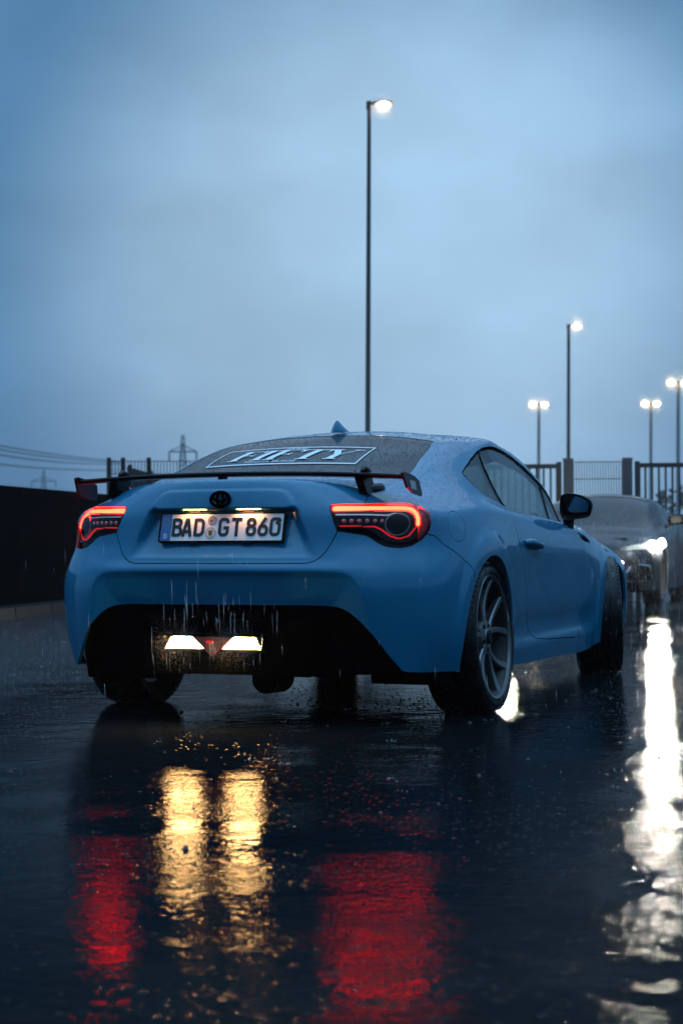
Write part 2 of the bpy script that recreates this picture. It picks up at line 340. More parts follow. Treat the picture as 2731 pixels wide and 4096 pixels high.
def features(V):
    x,y,z=V[...,0],V[...,1],V[...,2];out=V.copy();sh=x.shape
    P=np.stack([x.ravel(),z.ravel()],-1)
    rear=(y<-.45)&(np.abs(x)<.72)
    # plate recess below a sharp ledge
    side=sstep(0,.055,(.312+(.843-z)*.44+.012)-np.abs(x))
    d=.062*sstep(-.002,.008,.843-z)*np.clip((z-.655)/.188,0,1)**.8*side*rear
    # raised emblem panel
    arch=round_poly([(-.318,.835),(-.292,.885),(-.255,.918),(-.19,.921),(.19,.921),(.255,.918),(.292,.885),(.318,.835)],2)
    s=psdf(P,arch).reshape(sh)
    d=d-.007*sstep(-.003,.004,s)*rear*(z>.83)*(1-sstep(-.002,.004,.843-z))
    # bumper centre face set back below the crease
    cr=round_poly([(-.60,.40),(-.575,.54),(-.535,.592),(-.46,.600),(0,.603),(.46,.600),(.535,.592),(.575,.54),(.60,.40),(.62,.1),(-.62,.1)],2)
    s=psdf(P,cr).reshape(sh)
    d=d+(.004*sstep(-.003,.012,s)+.036*np.clip(s/.13,0,1)*sstep(.0,.02,s))*rear
    # swelling above the crease
    d=d-.010*np.exp(-((z-.608)/.026)**2)*sstep(.60,.40,np.abs(x))*rear
    out[...,1]+=d
    # wheel arch haunches
    for (wy,wz),a in ((RW_R,.016),(RW_F,.008)):
        r=np.hypot(y-wy,z-wz)
        out[...,0]+=np.sign(x)*a*sstep(.47,.405,r)*(np.abs(x)>.74)
    # sill flare
    m=sstep(.30,.50,y)*sstep(2.15,2.0,y)*(np.abs(x)>.7)
    out[...,0]+=np.sign(x)*m*(.011*sstep(.30,.235,z)-.008*np.exp(-((z-.33)/.06)**2))
    return out
def surface():
    N=NET();ns,nr,_=N.shape
    mir=N*np.array([-1,1,1])
    E=np.concatenate([mir[3:0:-1],N,mir[-2:-5:-1]],0)          # across the centre plane front and rear
    E=np.concatenate([E,(E*np.array([-1,1,1]))[:,-2:-5:-1]],1)  # across the roof spine
    du=np.linalg.norm(np.diff(E[:,2:6],axis=0),axis=2).mean(1)**.8
    dv=np.linalg.norm(np.diff(E[3:15],axis=1),axis=2).mean(0)**.8
    tu=np.r_[0,np.cumsum(du)];tu-=tu[3]
    tv=np.r_[0,np.cumsum(dv)]
    return E,tu,tv,tu[3:3+ns],tv[:nr]
def grid(qu,qv):
    E,tu,tv,su,sv=surface()
    a=cspline(tu,E,qu)
    a=np.swapaxes(cspline(tv,np.swapaxes(a,0,1),qv),0,1)
    a[np.abs(qu)<1e-9,:,0]=0;a[np.abs(qu-su[-1])<1e-9,:,0]=0
    a[:,np.abs(qv-sv[-1])<1e-9,0]=0
    return features(a)
def default_grid():
    E,tu,tv,su,sv=surface()
    qu=np.r_[np.arange(0,su[13],.0085),np.linspace(su[13],su[-1],70)]
    n=int(sv[8]/.0075);n2=int((sv[-1]-sv[8])/.010)
    qv=np.r_[np.linspace(0,sv[8],n,endpoint=False),np.linspace(sv[8],sv[-1],n2)]
    return qu,qv
# ---------------------------------------------------------------- end body surface
# ================================================================ cutting panels out of the body surface
QU,QV=default_grid(); GRID=grid(QU,QV); NU,NV=len(QU),len(QV)
_du=np.gradient(GRID,axis=0);_dv=np.gradient(GRID,axis=1); NRM=np.cross(_du,_dv); NRM/=np.linalg.norm(NRM,axis=2,keepdims=True)+1e-12
if (NRM[NU//3,NV//4]*[1,0,0]).sum()<0: NRM=-NRM
GP=GRID.reshape(-1,3); GN=NRM.reshape(-1,3); UV=np.stack(np.meshgrid(QU,QV,indexing='ij'),-1).reshape(-1,2)
_i=np.arange(NU*NV).reshape(NU,NV)
QUADS=np.stack([_i[:-1,:-1],_i[1:,:-1],_i[1:,1:],_i[:-1,1:]],-1).reshape(-1,4)
_q=GP[QUADS]; _n=np.cross(_q[:,1]-_q[:,0],_q[:,2]-_q[:,0]); 
if ((_n*GN[QUADS[:,0]]).sum(1)>0).mean()<.5: QUADS=QUADS[:,::-1]
def cut(fs):
    """polygons of the grid where every function in fs is >= 0 (cut exactly along its zero line)"""
    A=np.concatenate([GP,GN,UV]+[np.asarray(f,float)[:,None] for f in fs],1); nf=len(fs)
    Q=QUADS[(A[:,-nf:][QUADS]>=0).any(1).all(1)]; polys=[]
    for k in range(nf):
        f=A[:,8+k]; s=f[Q]>=0; full=s.all(1); mix=~full&s.any(1)
        cand=Q[mix].tolist(); Q=Q[full]; keep=[]
        for p in polys:
            t=[f[i]>=0 for i in p]
            if all(t): keep.append(p)
            elif any(t): cand.append(p)
        cache={};new=[];n0=len(A)
        for p in cand:
            out=[]
            for a,b in zip(p,p[1:]+p[:1]):
                fa,fb=f[a],f[b]
                if fa>=0: out.append(a)
                if (fa>=0)!=(fb>=0):
                    key=(a,b) if a<b else (b,a)
                    if key not in cache:
                        t=fa/(fa-fb); t=min(max(t,.02),.98) if key==(a,b) else 1-min(max(1-t,.02),.98)
                        cache[key]=n0+len(new); new.append(A[a]*(1-t)+A[b]*t)
                    out.append(cache[key])
            if len(out)>2: keep.append(out)
        polys=keep
        if new: A=np.concatenate([A,np.array(new)])
    used=np.unique(np.concatenate([Q.ravel()]+[np.array(p) for p in polys])) if (len(Q) or polys) else np.zeros(0,int)
    mp=np.full(len(A),-1); mp[used]=np.arange(len(used))
    return A[used],mp[Q],[[int(mp[i]) for i in p] for p in polys]
def panel(name,fs,m,parent,off=0.0,flange=.014,side=0,dome=None,label=None):
    """side: 1 right, -1 left, 0 both halves joined across the centre plane"""
    A,Q,P=cut(fs)
    N=A[:,3:6]/np.linalg.norm(A[:,3:6],axis=1,keepdims=True)
    o=off if dome is None else off+dome(A)
    V=A[:,:3]+N*(o[:,None] if isinstance(o,np.ndarray) else o); V[np.abs(A[:,0])<1e-6,0]=0
    faces=[Q,P]; VV=V
    if flange:
        ed=[]
        for k in range(4):
            if len(Q): ed.append(np.stack([Q[:,k],Q[:,(k+1)%4]],1))
        for p in P: ed.append(np.stack([p,p[1:]+p[:1]],1))
        ed=np.concatenate(ed); key=np.sort(ed,1); key=key[:,0].astype(np.int64)*len(V)+key[:,1]
        uq,inv,cnt=np.unique(key,return_inverse=True,return_counts=True); be=ed[cnt[inv]==1]
        be=be[~((np.abs(V[be[:,0],0])<1e-5)&(np.abs(V[be[:,1],0])<1e-5))]
        if len(be):
            bi=np.unique(be); m2=np.full(len(V),-1); m2[bi]=np.arange(len(bi)); nb=len(bi); n0=len(V)
            VV=np.concatenate([V,V[bi],V[bi]-N[bi]*flange]); a,b=m2[be[:,0]],m2[be[:,1]]
            faces.append(np.stack([n0+b,n0+a,n0+nb+a,n0+nb+b],1))
    def flip(F,rev,mp=None):
        out=[]
        for f in F:
            if isinstance(f,np.ndarray): g=f if mp is None else mp[f]; out.append(g[:,::-1] if rev else g)
            else: out.append([[int(mp[i]) if mp is not None else i for i in (p[::-1] if rev else p)] for p in f])
        return out
    if side==1: me=npmesh(name,VV,faces,True,m)
    elif side==-1: me=npmesh(name,VV*[-1,1,1],flip(faces,True),True,m)
    else:
        n=len(VV); ctr=np.abs(VV[:,0])<1e-5; mp=np.where(ctr,np.arange(n),np.arange(n)+n)
        me=npmesh(name,np.concatenate([VV,VV*[-1,1,1]]),faces+flip(faces,True,mp),True,m)
    ob=obj(name,me,parent)
    if label: ob['label']=label
    return ob
def both(name,fs,m,parent,**kw):
    return [panel(name,fs,m,parent,side=s,**kw) for s in (1,-1)]
def sd(poly,it=0): return psdf(UV,round_poly(poly,it) if it else poly)
def pdist(P,line):
    best=np.full(len(P),1e9); L=np.asarray(line,float)
    for a,b in zip(L[:-1],L[1:]):
        e=b-a;w=P-a;t=np.clip((w@e)/(e@e),0,1); best=np.minimum(best,((w-t[:,None]*e)**2).sum(1))
    return np.sqrt(best)
G_=.0028
U_,V_=UV[:,0],UV[:,1]
LIGHT=[(.603,.991),(.613,.996),(.759,1.007),(.944,1.02),(1.054,1.030),(1.147,1.016),(1.189,.981),(1.215,.947),(1.225,.902),(1.22,.869),(1.198,.836),(1.157,.804),(1.095,.775),(1.024,.764),(.963,.766),(.912,.776),(.862,.798),(.823,.822),(.795,.833),(.724,.844),(.645,.857)]
TRUNK=[(-.05,.672),(.470,.6725),(.500,.6765),(.526,.685),(.549,.700),(.569,.720),(.586,.746),(.645,.855),(.603,.991),(.785,1.010),(.789,1.054),(.799,1.096),(.815,1.16),(.827,1.214),(.836,1.363),(.831,1.47),(.806,1.61),(-.05,1.61)]
BUMPER=[(-.05,.672),(.496,.675),(.548,.699),(.58,.735),(.645,.855),(.7,.90),(1.15,.87),(1.204,.837),(1.263,.828),(1.358,.772),(1.45,.735),(1.606,.667),(1.653,.618),(1.70,.45),(1.62,-.05),(-.05,-.05)]
DIFF=[(-.4,.431),(.442,.431),(.612,.428),(.692,.407),(.77,.346),(.858,.251),(.937,.131),(1.005,.061),(1.03,.035),(1.20,.024),(1.62,.012),(1.62,-.05),(-.4,-.05)]
RGLASS=[(-.05,1.625),(.800,1.625),(.806,1.77),(.803,1.951),(.784,2.158),(.757,2.40),(.74,2.425),(.609,2.432),(.475,2.436),(.308,2.430),(.127,2.417),(-.05,2.413)]
SIDEW=[(1.555,1.836),(1.56,1.98),(1.60,2.16),(1.763,2.345),(1.904,2.43),(2.231,2.475),(2.70,2.500),(3.15,2.495),(3.50,2.44),(3.80,2.33),(4.02,2.14),(4.17,1.90),(4.24,1.66),(4.24,1.54),(4.17,1.495),(3.8,1.475),(3.2,1.48),(2.63,1.49),(2.36,1.50),(2.18,1.53),(2.018,1.591),(1.797,1.70),(1.589,1.796)]
DOOR=[(2.628,1.60),(2.62,1.30),(2.617,1.082),(2.622,.934),(2.643,.818),(2.683,.735),(2.731,.623),(2.781,.498),(2.813,.364),(2.862,.25),(2.92,.185),(3.0,.148),(3.083,.131),(3.33,.113),(3.97,.095),(4.03,.11),(4.06,.16),(4.10,.40),(4.13,.70),(4.125,.90),(4.02,1.07),(4.02,1.30),(4.22,1.60)]
f_light=sd(LIGHT); f_trunk=sd(TRUNK); f_bump=sd(BUMPER); f_diff=sd(DIFF,1); f_rg=sd(RGLASS); f_sw=sd(SIDEW); f_door=sd(DOOR)
_x,_y,_z=GP[:,0],GP[:,1],GP[:,2]
f_arch=np.minimum(np.where((np.abs(_x)>.55)&(_y<1.2),np.hypot(_y+.02,_z-.305)-.352,1),np.where((np.abs(_x)>.55)&(_y>1.2),np.hypot(_y-2.57,_z-.285)-.345,1))
f_roof=sd([(-.05,2.425),(.127,2.429),(.308,2.442),(.475,2.448),(.609,2.444),(.74,2.437),(.80,2.50),(1.10,2.66),(1.7,2.72),(4.2,2.72),(4.75,2.715),(6.7,2.70),(6.7,3.5),(-.05,3.5)])
f_wind=sd([(4.47,1.66),(4.8,1.585),(6.8,1.575),(6.8,2.69),(4.75,2.705),(4.40,2.69),(4.36,2.3)])
f_hood=sd([(4.45,1.235),(4.9,1.235),(5.3,1.20),(5.5,1.0),(5.62,.98),(6.8,.90),(6.8,1.57),(4.8,1.575),(4.5,1.50)])
f_fbump=sd([(5.30,-.05),(5.30,.62),(5.40,.82),(5.6,.97),(6.8,.89),(6.8,-.05)])
f_fuel=.105-np.hypot((U_-1.495),(V_-.900)*1.0)
f_vent=sd([(4.10,1.075),(4.36,.975),(4.44,.935),(4.42,.905),(4.25,.895),(4.14,.925)],1)
_bl=np.array([(1.91,2.293),(2.05,2.14),(2.40,1.78),(2.64,1.49)]); d_b=pdist(UV,np.r_[[(1.80,2.44)],_bl,[(2.70,1.40)]])
bx=np.interp(V_,_bl[::-1,1],_bl[::-1,0])
d_m=pdist(UV,[(4.02,2.20),(3.93,2.0),(3.72,1.40)]); mx_=np.interp(V_,[1.40,2.0,2.2],[3.72,3.93,4.02])
TRIM=.024+.040*sstep(1.75,2.25,V_)
f_fender=np.minimum(U_-4.05,5.9-U_)
# ================================================================ the blue coupe
car=empty('sports_coupe'); tag(car,'wet blue two-door coupe seen from behind, tail and reverse lights lit','car')
PA=M['paint']
panel('trunk_lid',[f_trunk-G_,-f_light-G_],PA,car)
panel('rear_bumper',[f_bump-G_,-f_trunk-G_,-f_light-G_,-f_diff-.002,f_arch],PA,car)
panel('rear_window',[f_rg-.004],M['rearglass'],car,off=-.002)
both('quarter_panel',[-f_trunk-G_,-f_bump-G_,-f_light-G_,-f_rg-.001,-f_roof-G_,-f_sw,-f_door-G_,-f_fuel-.002,f_arch,4.60-U_,-f_wind-.001,-np.minimum(U_-4.04,1.23-V_),-f_hood-G_],PA,car)
both('door',[f_door-G_,-f_sw],PA,car)
both('fender',[U_-4.045,1.232-V_,-f_door-G_,-f_fbump-G_,f_arch,-f_hood-G_,-f_vent-.002,5.9-U_],PA,car)
panel('roof_panel',[f_roof-G_,-f_wind-.001],PA,car)
panel('hood',[f_hood-G_,-f_wind-.002],PA,car)
panel('front_bumper',[f_fbump-G_,f_arch],PA,car)
panel('windshield',[f_wind-.004],M['glass'],car,off=-.002)
both('window_trim',[f_sw-.001,np.maximum(TRIM-f_sw,np.maximum(.010-d_b,.009-d_m))],M['black'],car,off=-.003)
both('quarter_window',[f_sw-TRIM,bx-U_,d_b-.010],M['privacy'],car,off=-.006,flange=0)
both('door_window',[f_sw-TRIM,U_-bx,d_b-.010,mx_-U_,d_m-.009],M['glass'],car,off=-.006,flange=0)
both('corner_window',[f_sw-TRIM,U_-mx_,d_m-.009],M['glass'],car,off=-.006,flange=0)
panel('fuel_flap',[f_fuel-.0015],PA,car,side=1,off=-.0005)
vt=both('fender_vent',[f_vent],PA,car,off=-.006,flange=-.006)
for o_,s in zip(vt,(1,-1)):
    for pl in ([(4.145,.958),(4.24,.925),(4.40,.918),(4.405,.945),(4.30,.972),(4.17,1.015)],[(4.22,1.018),(4.36,.968),(4.385,.962),(4.36,.982),(4.24,1.030)]): panel('vent_slot',[sd(pl,1)],M['black'],o_,off=-.004,flange=.012,side=s)
# dark liner under the gaps (open at the windows)
A,Q,P=cut([-f_sw,-f_wind,f_arch-.004,V_-.02,-f_diff])
_v=A[:,:3]-A[:,3:6]*.016; _l=np.concatenate([_v,_v*[-1,1,1]]); me=npmesh('inner_shell',_l,[Q,P,(Q+len(_v))[:,::-1],[[i+len(_v) for i in p[::-1]] for p in P]],True,M['shell']); obj('inner_shell',me,car)
# tail lamps
BAR=[(.629,.983),(.762,.987),(.933,.997),(1.047,1.004),(1.078,1.001),(1.100,.988),(1.116,.964),(1.130,.927),(1.133,.892)]
RING=((U_-.986)/.078)**2+((V_-.892)/.060)**2; rr_=np.sqrt(RING)
d_bar=pdist(UV,BAR); d_red=pdist(UV,[(.658,.885),(.767,.882),(.85,.878),(.894,.860),(.943,.831),(1.009,.814),(1.076,.829),(1.118,.87),(1.133,.892)]); d_sil=pdist(UV,[(.635,.949),(.765,.947),(.919,.941),(.97,.957)])
for s in (1,-1):
    t=panel('tail_light',[f_light+.001],M['lampbox'],car,off=-.020,flange=-.022,side=s)
    panel('light_bar',[.0115-d_bar],M['bar'],t,off=-.006,flange=.012,side=s)
    panel('glow_strip',[f_light-.004,.0185-d_bar,d_bar-.0125],M['redglow'],t,off=-.010,flange=0,side=s)
    panel('red_line',[f_light-.004,.0036-d_red,d_bar-.021],M['redline'],t,off=-.010,flange=.006,side=s)
    panel('side_reflector',[f_light-.006,U_-1.145,d_bar-.021,d_red-.006],M['reddim'],t,off=-.009,flange=.008,side=s)
    panel('trim_strip',[f_light-.004,.0045-d_sil,rr_-1.06],M['silver'],t,off=-.008,flange=.008,side=s)
    panel('projector_ring',[1.05-rr_,rr_-.95],M['ring'],t,off=-.003,flange=.014,side=s)
    panel('projector_lens',[.93-rr_],M['black'],t,off=-.016,flange=0,side=s,dome=lambda A:.013*np.sqrt(np.clip(1-((A[:,6]-.986)/.078)**2-((A[:,7]-.892)/.060)**2,0,1)))
    for cu,cv in ((.680,.914),(.721,.913),(.764,.912),(.806,.911),(.851,.910),(.893,.909)):
        rr2=np.hypot(U_-cu,V_-cv); panel('led',[.0125-rr2],M['led'],t,off=-.014,flange=.006,side=s,dome=lambda A,cu=cu,cv=cv:.006*np.clip(1-((A[:,6]-cu)**2+(A[:,7]-cv)**2)/.0125**2,0,1))
    panel('lens',[f_light-.002],M['lens'],t,off=.001,flange=0,side=s,dome=lambda A:.0045*sstep(0,.03,A[:,8]))
# window sticker (flat vinyl lettering that follows the glass)
def on_glass(u,v,off=.0016):
    E,tu,tv,su,sv=SURF; s=1 if u>=0 else -1; u=abs(u)
    i=np.clip(np.searchsorted(QU,u)-1,0,NU-2); j=np.clip(np.searchsorted(QV,v)-1,0,NV-2); a=(u-QU[i])/(QU[i+1]-QU[i]); b=(v-QV[j])/(QV[j+1]-QV[j])
    w=[(1-a)*(1-b),a*(1-b),a*b,(1-a)*b]; c=[(i,j),(i+1,j),(i+1,j+1),(i,j+1)]
    p=sum(k*GRID[q] for k,q in zip(w,c)); n=sum(k*NRM[q] for k,q in zip(w,c)); p=p+n*off
    return (p[0]*s,p[1],p[2])
SURF=surface()
stk=MB(); _so=[0.0]
def vin(poly):
    """quad strip given as two matching edges L,R in (u,v)"""
    L,R=poly; _so[0]+=.00004; o=.0014+_so[0]%.0008
    V=[];F=[]
    n=0
    for (a,b),(c,d) in zip(zip(L[:-1],L[1:]),zip(R[:-1],R[1:])):
        a,b,c,d=map(np.array,(a,b,c,d)); k=max(1,int(max(np.linalg.norm(b-a),np.linalg.norm(d-c))/.03))
        for i in range(k):
            q=[a+(b-a)*i/k,a+(b-a)*(i+1)/k,c+(d-c)*(i+1)/k,c+(d-c)*i/k]
            V+=[on_glass(x[0],x[1],o) for x in q]; F.append((n,n+1,n+2,n+3)); n+=4
    stk.add(V,F)
def frame(u0,u1,v0,v1,w):
    vin(([(u0,v0),(u1,v0)],[(u0,v0+w*1.6),(u1,v0+w*1.6)])); vin(([(u0,v1-w*1.6),(u1,v1-w*1.6)],[(u0,v1),(u1,v1)]))
    vin(([(u0,v0),(u0,v1)],[(u0+w,v0),(u0+w,v1)])); vin(([(u1-w,v0),(u1-w,v1)],[(u1,v0),(u1,v1)]))
frame(-.528,.420,1.772,2.085,.0085)
# FIFTY in slanted serif capitals
def cap(ch,u,v0,v1,w,sl=.10,st=.040,th=.012):
    H=v1-v0
    def P(a,b): return (u+a*w+sl*b,v0+b*H)
    def bar(a0,b0,a1,b1,t0,t1=None):
        t1=t0 if t1 is None else t1; vin(([P(a0-t0/2,b0),P(a1-t1/2,b1)],[P(a0+t0/2,b0),P(a1+t1/2,b1)]))
    def hb(a0,a1,b,t):   # horizontal hairline
        vin(([P(a0,b-t/2),P(a1,b-t/2)],[P(a0,b+t/2),P(a1,b+t/2)]))
    S=st/w
    def foot(a,b): hb(a-S*.95,a+S*.95,b,.045)
    if ch=='I': bar(.5,.02,.5,.98,S); foot(.5,.02); foot(.5,.98)
    if ch=='F':
        bar(.25,.02,.25,.98,S); foot(.25,.02); hb(-.02,.98,.975,.05); hb(.25,.72,.52,.05); bar(.95,.76,.95,.97,.05,.10); bar(.70,.40,.70,.64,.045)
    if ch=='T':
        bar(.5,.02,.5,.98,S); foot(.5,.02); hb(.02,.98,.975,.05); bar(.04,.76,.04,.97,.05,.10); bar(.96,.76,.96,.97,.05,.10)
    if ch=='Y':
        bar(.48,.02,.48,.48,S); foot(.48,.02); bar(.48,.46,.16,.98,S,S); bar(.52,.46,.90,.98,.05,.05); foot(.16,.98); hb(.74,1.06,.98,.045)
for ch,u,w in (('F',-.405,.16),('I',-.262,.10),('F',-.170,.16),('T',-.015,.17),('Y',.145,.18)): cap(ch,u,1.845,2.020,w,.045)
# small lines of script above and below
u=-.115
for h,w in ((.030,.010),(.034,.006),(.024,.014),(.036,.006),(.022,.016),(.034,.007),(.026,.012),(.030,.006)):
    vin(([(u,2.030),(u+.012,2.030+h)],[(u+w*.6,2.030),(u+.012+w,2.030+h)])); u+=w+.0075
u=-.262
for k,ch in enumerate('PERFECTLY BALANCED'):
    if ch!=' ':
        vin(([(u,1.806),(u+.003,1.829)],[(u+.0035,1.806),(u+.0065,1.829)]))
        if ch in 'PEFBDRC': vin(([(u+.003,1.826),(u+.011,1.826)],[(u+.003,1.830),(u+.011,1.830)]))
        if ch in 'ELBDC': vin(([(u,1.8055),(u+.010,1.8055)],[(u,1.809),(u+.010,1.809)]))
        if ch in 'ANYRDB': vin(([(u+.008,1.806),(u+.009,1.829)],[(u+.011,1.806),(u+.012,1.829)]))
        if ch in 'PEFBRA': vin(([(u+.003,1.816),(u+.010,1.816)],[(u+.003,1.819),(u+.010,1.819)]))
    u+=.0175
rw=[o for o in car.children if o.name=='rear_window'][0]
stk.build('window_sticker',M['sticker'],rw)
# ---- number plate
def lbl(o,t): o['label']=t; return o
PB,PT=np.array([0,-.797,.714]),np.array([0,-.764,.832])
pz=(PT-PB)/np.linalg.norm(PT-PB); pn=np.array([0,-pz[2],pz[1]])   # plate up and outward
def pp(x,h,d): return tuple(PB+pz*h+pn*d+np.array([x,0,0]))        # plate coordinates: across, up, out (metres)
def rrect(x0,x1,y0,y1,r,n=4):
    o=[]
    for cx,cy,a in ((x1-r,y0+r,-90),(x1-r,y1-r,0),(x0+r,y1-r,90),(x0+r,y0+r,180)):
        for k in range(n+1):
            t=math.radians(a+90*k/n); o.append((cx+r*math.cos(t),cy+r*math.sin(t)))
    return o
def flat(name,poly,d0,d1,m,parent,f=pp):
    return MB().prism(poly,lambda a,b:f(a,b,d1),lambda a,b:f(a,b,d0)).build(name,m,parent)
lp=MB().prism(rrect(-.268,.268,.0,.121,.008),lambda a,b:pp(a,b,.004),lambda a,b:pp(a,b,-.012)).build('license_plate',M['gloss'],car)
fr=MB()
L,R=ribbon(rrect(-.2645,.2645,.0035,.1175,.006),.005,True)
n=len(L); fr.add([pp(*p,.0075) for p in L]+[pp(*p,.0075) for p in R]+[pp(*p,.003) for p in L]+[pp(*p,.003) for p in R],
  [q for i in range(n) for j in [(i+1)%n] for q in ((i,j,n+j,n+i)[::-1],(i,2*n+i,2*n+j,j)[::-1],(n+i,n+j,3*n+j,3*n+i)[::-1])])
fr.build('plate_frame',M['gloss'],lp)
flat('plate_face',rrect(-.260,.260,.0065,.1145,.004),.003,.0055,M['plate'],lp)
flat('country_band',rrect(-.2595,-.215,.007,.114,.003),.0045,.0064,M['plateblue'],lp)
st=MB()
for k in range(12):
    a=2*math.pi*k/12; cx,cy=-.2375+.0135*math.cos(a),.083+.0135*math.sin(a); st.prism([(cx+.0017*math.cos(t),cy+.0017*math.sin(t)) for t in np.linspace(0,2*math.pi,7)[:-1]],lambda a,b:pp(a,b,.0071),lambda a,b:pp(a,b,.006))
st.build('star_ring',M['gold'],lp)
GL={ # strokes on a unit cell (x to .60, height 1)
'B':[[(.08,.02),(.08,.98)],[(.08,.92),(.34,.92),(.47,.86),(.50,.75),(.47,.63),(.36,.54),(.08,.54)],[(.30,.54),(.45,.48),(.52,.36),(.52,.22),(.45,.11),(.33,.08),(.08,.08)]],
'A':[[(.04,.0),(.27,.99)],[(.31,.99),(.54,.0)],[(.14,.27),(.44,.27)]],
'D':[[(.08,.02),(.08,.98)],[(.08,.92),(.34,.92),(.46,.85),(.51,.72),(.51,.28),(.46,.15),(.34,.08),(.08,.08)]],
'G':[[(.52,.72),(.50,.84),(.41,.92),(.19,.92),(.10,.84),(.08,.72),(.08,.28),(.10,.16),(.19,.08),(.41,.08),(.50,.16),(.52,.30),(.52,.46),(.30,.46)]],
'T':[[(.02,.92),(.58,.92)],[(.30,.92),(.30,.0)]],
'8':[[(.30,.92),(.42,.89),(.48,.80),(.48,.66),(.41,.56),(.19,.56),(.12,.66),(.12,.80),(.18,.89),(.30,.92)],[(.30,.54),(.43,.50),(.51,.40),(.51,.22),(.44,.11),(.30,.08),(.16,.11),(.09,.22),(.09,.40),(.17,.50),(.30,.54)]],
'6':[[(.43,.99),(.26,.72),(.12,.46),(.08,.32),(.10,.18),(.18,.09),(.30,.07),(.42,.09),(.50,.18),(.52,.32),(.49,.45),(.41,.53),(.28,.55),(.18,.51)]],
'0':[[(.40,.92),(.19,.92),(.10,.84),(.08,.72),(.08,.28),(.10,.16),(.19,.08),(.41,.08),(.50,.16),(.52,.28),(.52,.70)],[(.34,.66),(.53,.84),(.50,.90),(.38,.925)]]}
def glyph(ch,x,h0,w,h,tw,d0,d1,m,parent,name):
    mb=MB(); k=0
    for line in GL[ch]:
        P=[(x+a/.60*w,h0+b*h) for a,b in line]; cl=P[0]==P[-1]
        if cl: P=P[:-1]
        L,R=ribbon(P,tw,cl); n=len(L); d=d1+k*.00015; k+=1
        V=[pp(*p,d) for p in L]+[pp(*p,d) for p in R]+[pp(*p,d0) for p in L]+[pp(*p,d0) for p in R]; F=[]
        for i in range(n if cl else n-1):
            j=(i+1)%n; F+=[(n+i,n+j,j,i),(i,j,2*n+j,2*n+i),(3*n+i,3*n+j,n+j,n+i)]
        if not cl: F+=[(n,0,2*n,3*n),(n-1,2*n-1,4*n-1,3*n-1)]
        mb.add(V,F)
    return mb.build(name,m,parent)
for ch,x0,x1 in (('B',-.2105,-.167),('A',-.1655,-.1255),('D',-.116,-.0705),('G',-.0115,.034),('T',.044,.0895),('8',.106,.150),('6',.1555,.200),('0',.205,.2515)):
    glyph(ch,x0,.0235,x1-x0,.075,.0126,.0045,.0075,M['platetext'],lp,'plate_character')
dm=MB(); L,R=ribbon([(-.2425,.017),(-.2425,.034),(-.236,.034),(-.2325,.030),(-.2325,.021),(-.236,.017)],.003,True); n=6
dm.add([pp(*p,.0072) for p in L]+[pp(*p,.0072) for p in R],[(n+i,n+(i+1)%n,(i+1)%n,i) for i in range(n)]); dm.build('country_letter',M['plate'],lp)
def disc(cx,cy,r,n=28): return [(cx+r*math.cos(2*math.pi*k/n),cy+r*math.sin(2*math.pi*k/n)) for k in range(n)]
lbl(flat('seal',disc(-.0405,.0885,.0185),.005,.0068,M['sealgrey'],lp),'pinkish grey round inspection seal')
ml=MB()
for k in range(12):
    a=2*math.pi*k/12; L,R=ribbon([(-.0405+.006*math.cos(a),.0885+.006*math.sin(a)),(-.0405+.0165*math.cos(a),.0885+.0165*math.sin(a))],.0012); ml.add([pp(*q,.0072) for q in (L[0],L[1],R[1],R[0])],[(3,2,1,0)])
L,R=ribbon(disc(-.0405,.0885,.0178,20),.0012,True); ml.add([pp(*p,.0072) for p in L]+[pp(*p,.0072) for p in R],[(20+i,20+(i+1)%20,(i+1)%20,i) for i in range(20)])
ml.prism(disc(-.0425,.0875,.004,8),lambda a,b:pp(a,b,.0074),lambda a,b:pp(a,b,.006)); ml.build('seal_print',M['platetext'],lp)
lbl(flat('seal',disc(-.0435,.0375,.023),.005,.0068,M['plate'],lp),'white round state seal with shield')
ml=MB()
for r,w in ((.0222,.0012),(.0160,.0006)):
    L,R=ribbon(disc(-.0435,.0375,r,24),w,True); ml.add([pp(*p,.0072) for p in L]+[pp(*p,.0072) for p in R],[(24+i,24+(i+1)%24,(i+1)%24,i) for i in range(24)])
for k in range(26):
    a=2*math.pi*k/26; L,R=ribbon([(-.0435+.0176*math.cos(a),.0375+.0176*math.sin(a)),(-.0435+.0206*math.cos(a),.0375+.0206*math.sin(a))],.0017); ml.add([pp(*q,.0072) for q in (L[0],L[1],R[1],R[0])],[(3,2,1,0)])
ml.build('seal_print',M['platetext'],lp)
flat('shield',[(-.0535,.048),(-.0535,.034),(-.0505,.0275),(-.0435,.0235),(-.0365,.0275),(-.0335,.034),(-.0335,.048),(-.0385,.0505),(-.0435,.0485),(-.0485,.0505)][::-1][::-1],.006,.0073,M['gold'],lp)
ln=MB()
for y in (.0435,.0375,.0315):
    w=.0075 if y>.035 else .006
    ln.prism([(-.0435-w,y-.0012),(-.0435+w,y-.0016),(-.0435+w,y+.0004),(-.0435+w*.4,y+.0022),(-.0435-w,y+.0014)],lambda a,b:pp(a,b,.0078),lambda a,b:pp(a,b,.007))
ln.build('shield_lions',M['platetext'],lp)
for x in (-.118,.112): flat('holder_clip',rrect(x-.022,x+.022,.1195,.1255,.002),-.008,.0085,M['gloss'],lp); flat('holder_clip',rrect(x-.022,x+.022,-.005,.001,.002),-.008,.006,M['gloss'],lp)
for x in (-.115,.115): MB().add([(x-.05,-.791,.8408),(x+.05,-.791,.8408),(x+.05,-.777,.8412),(x-.05,-.777,.8412)],[(3,2,1,0)]).build('plate_lamp',M['platelamp'],car)
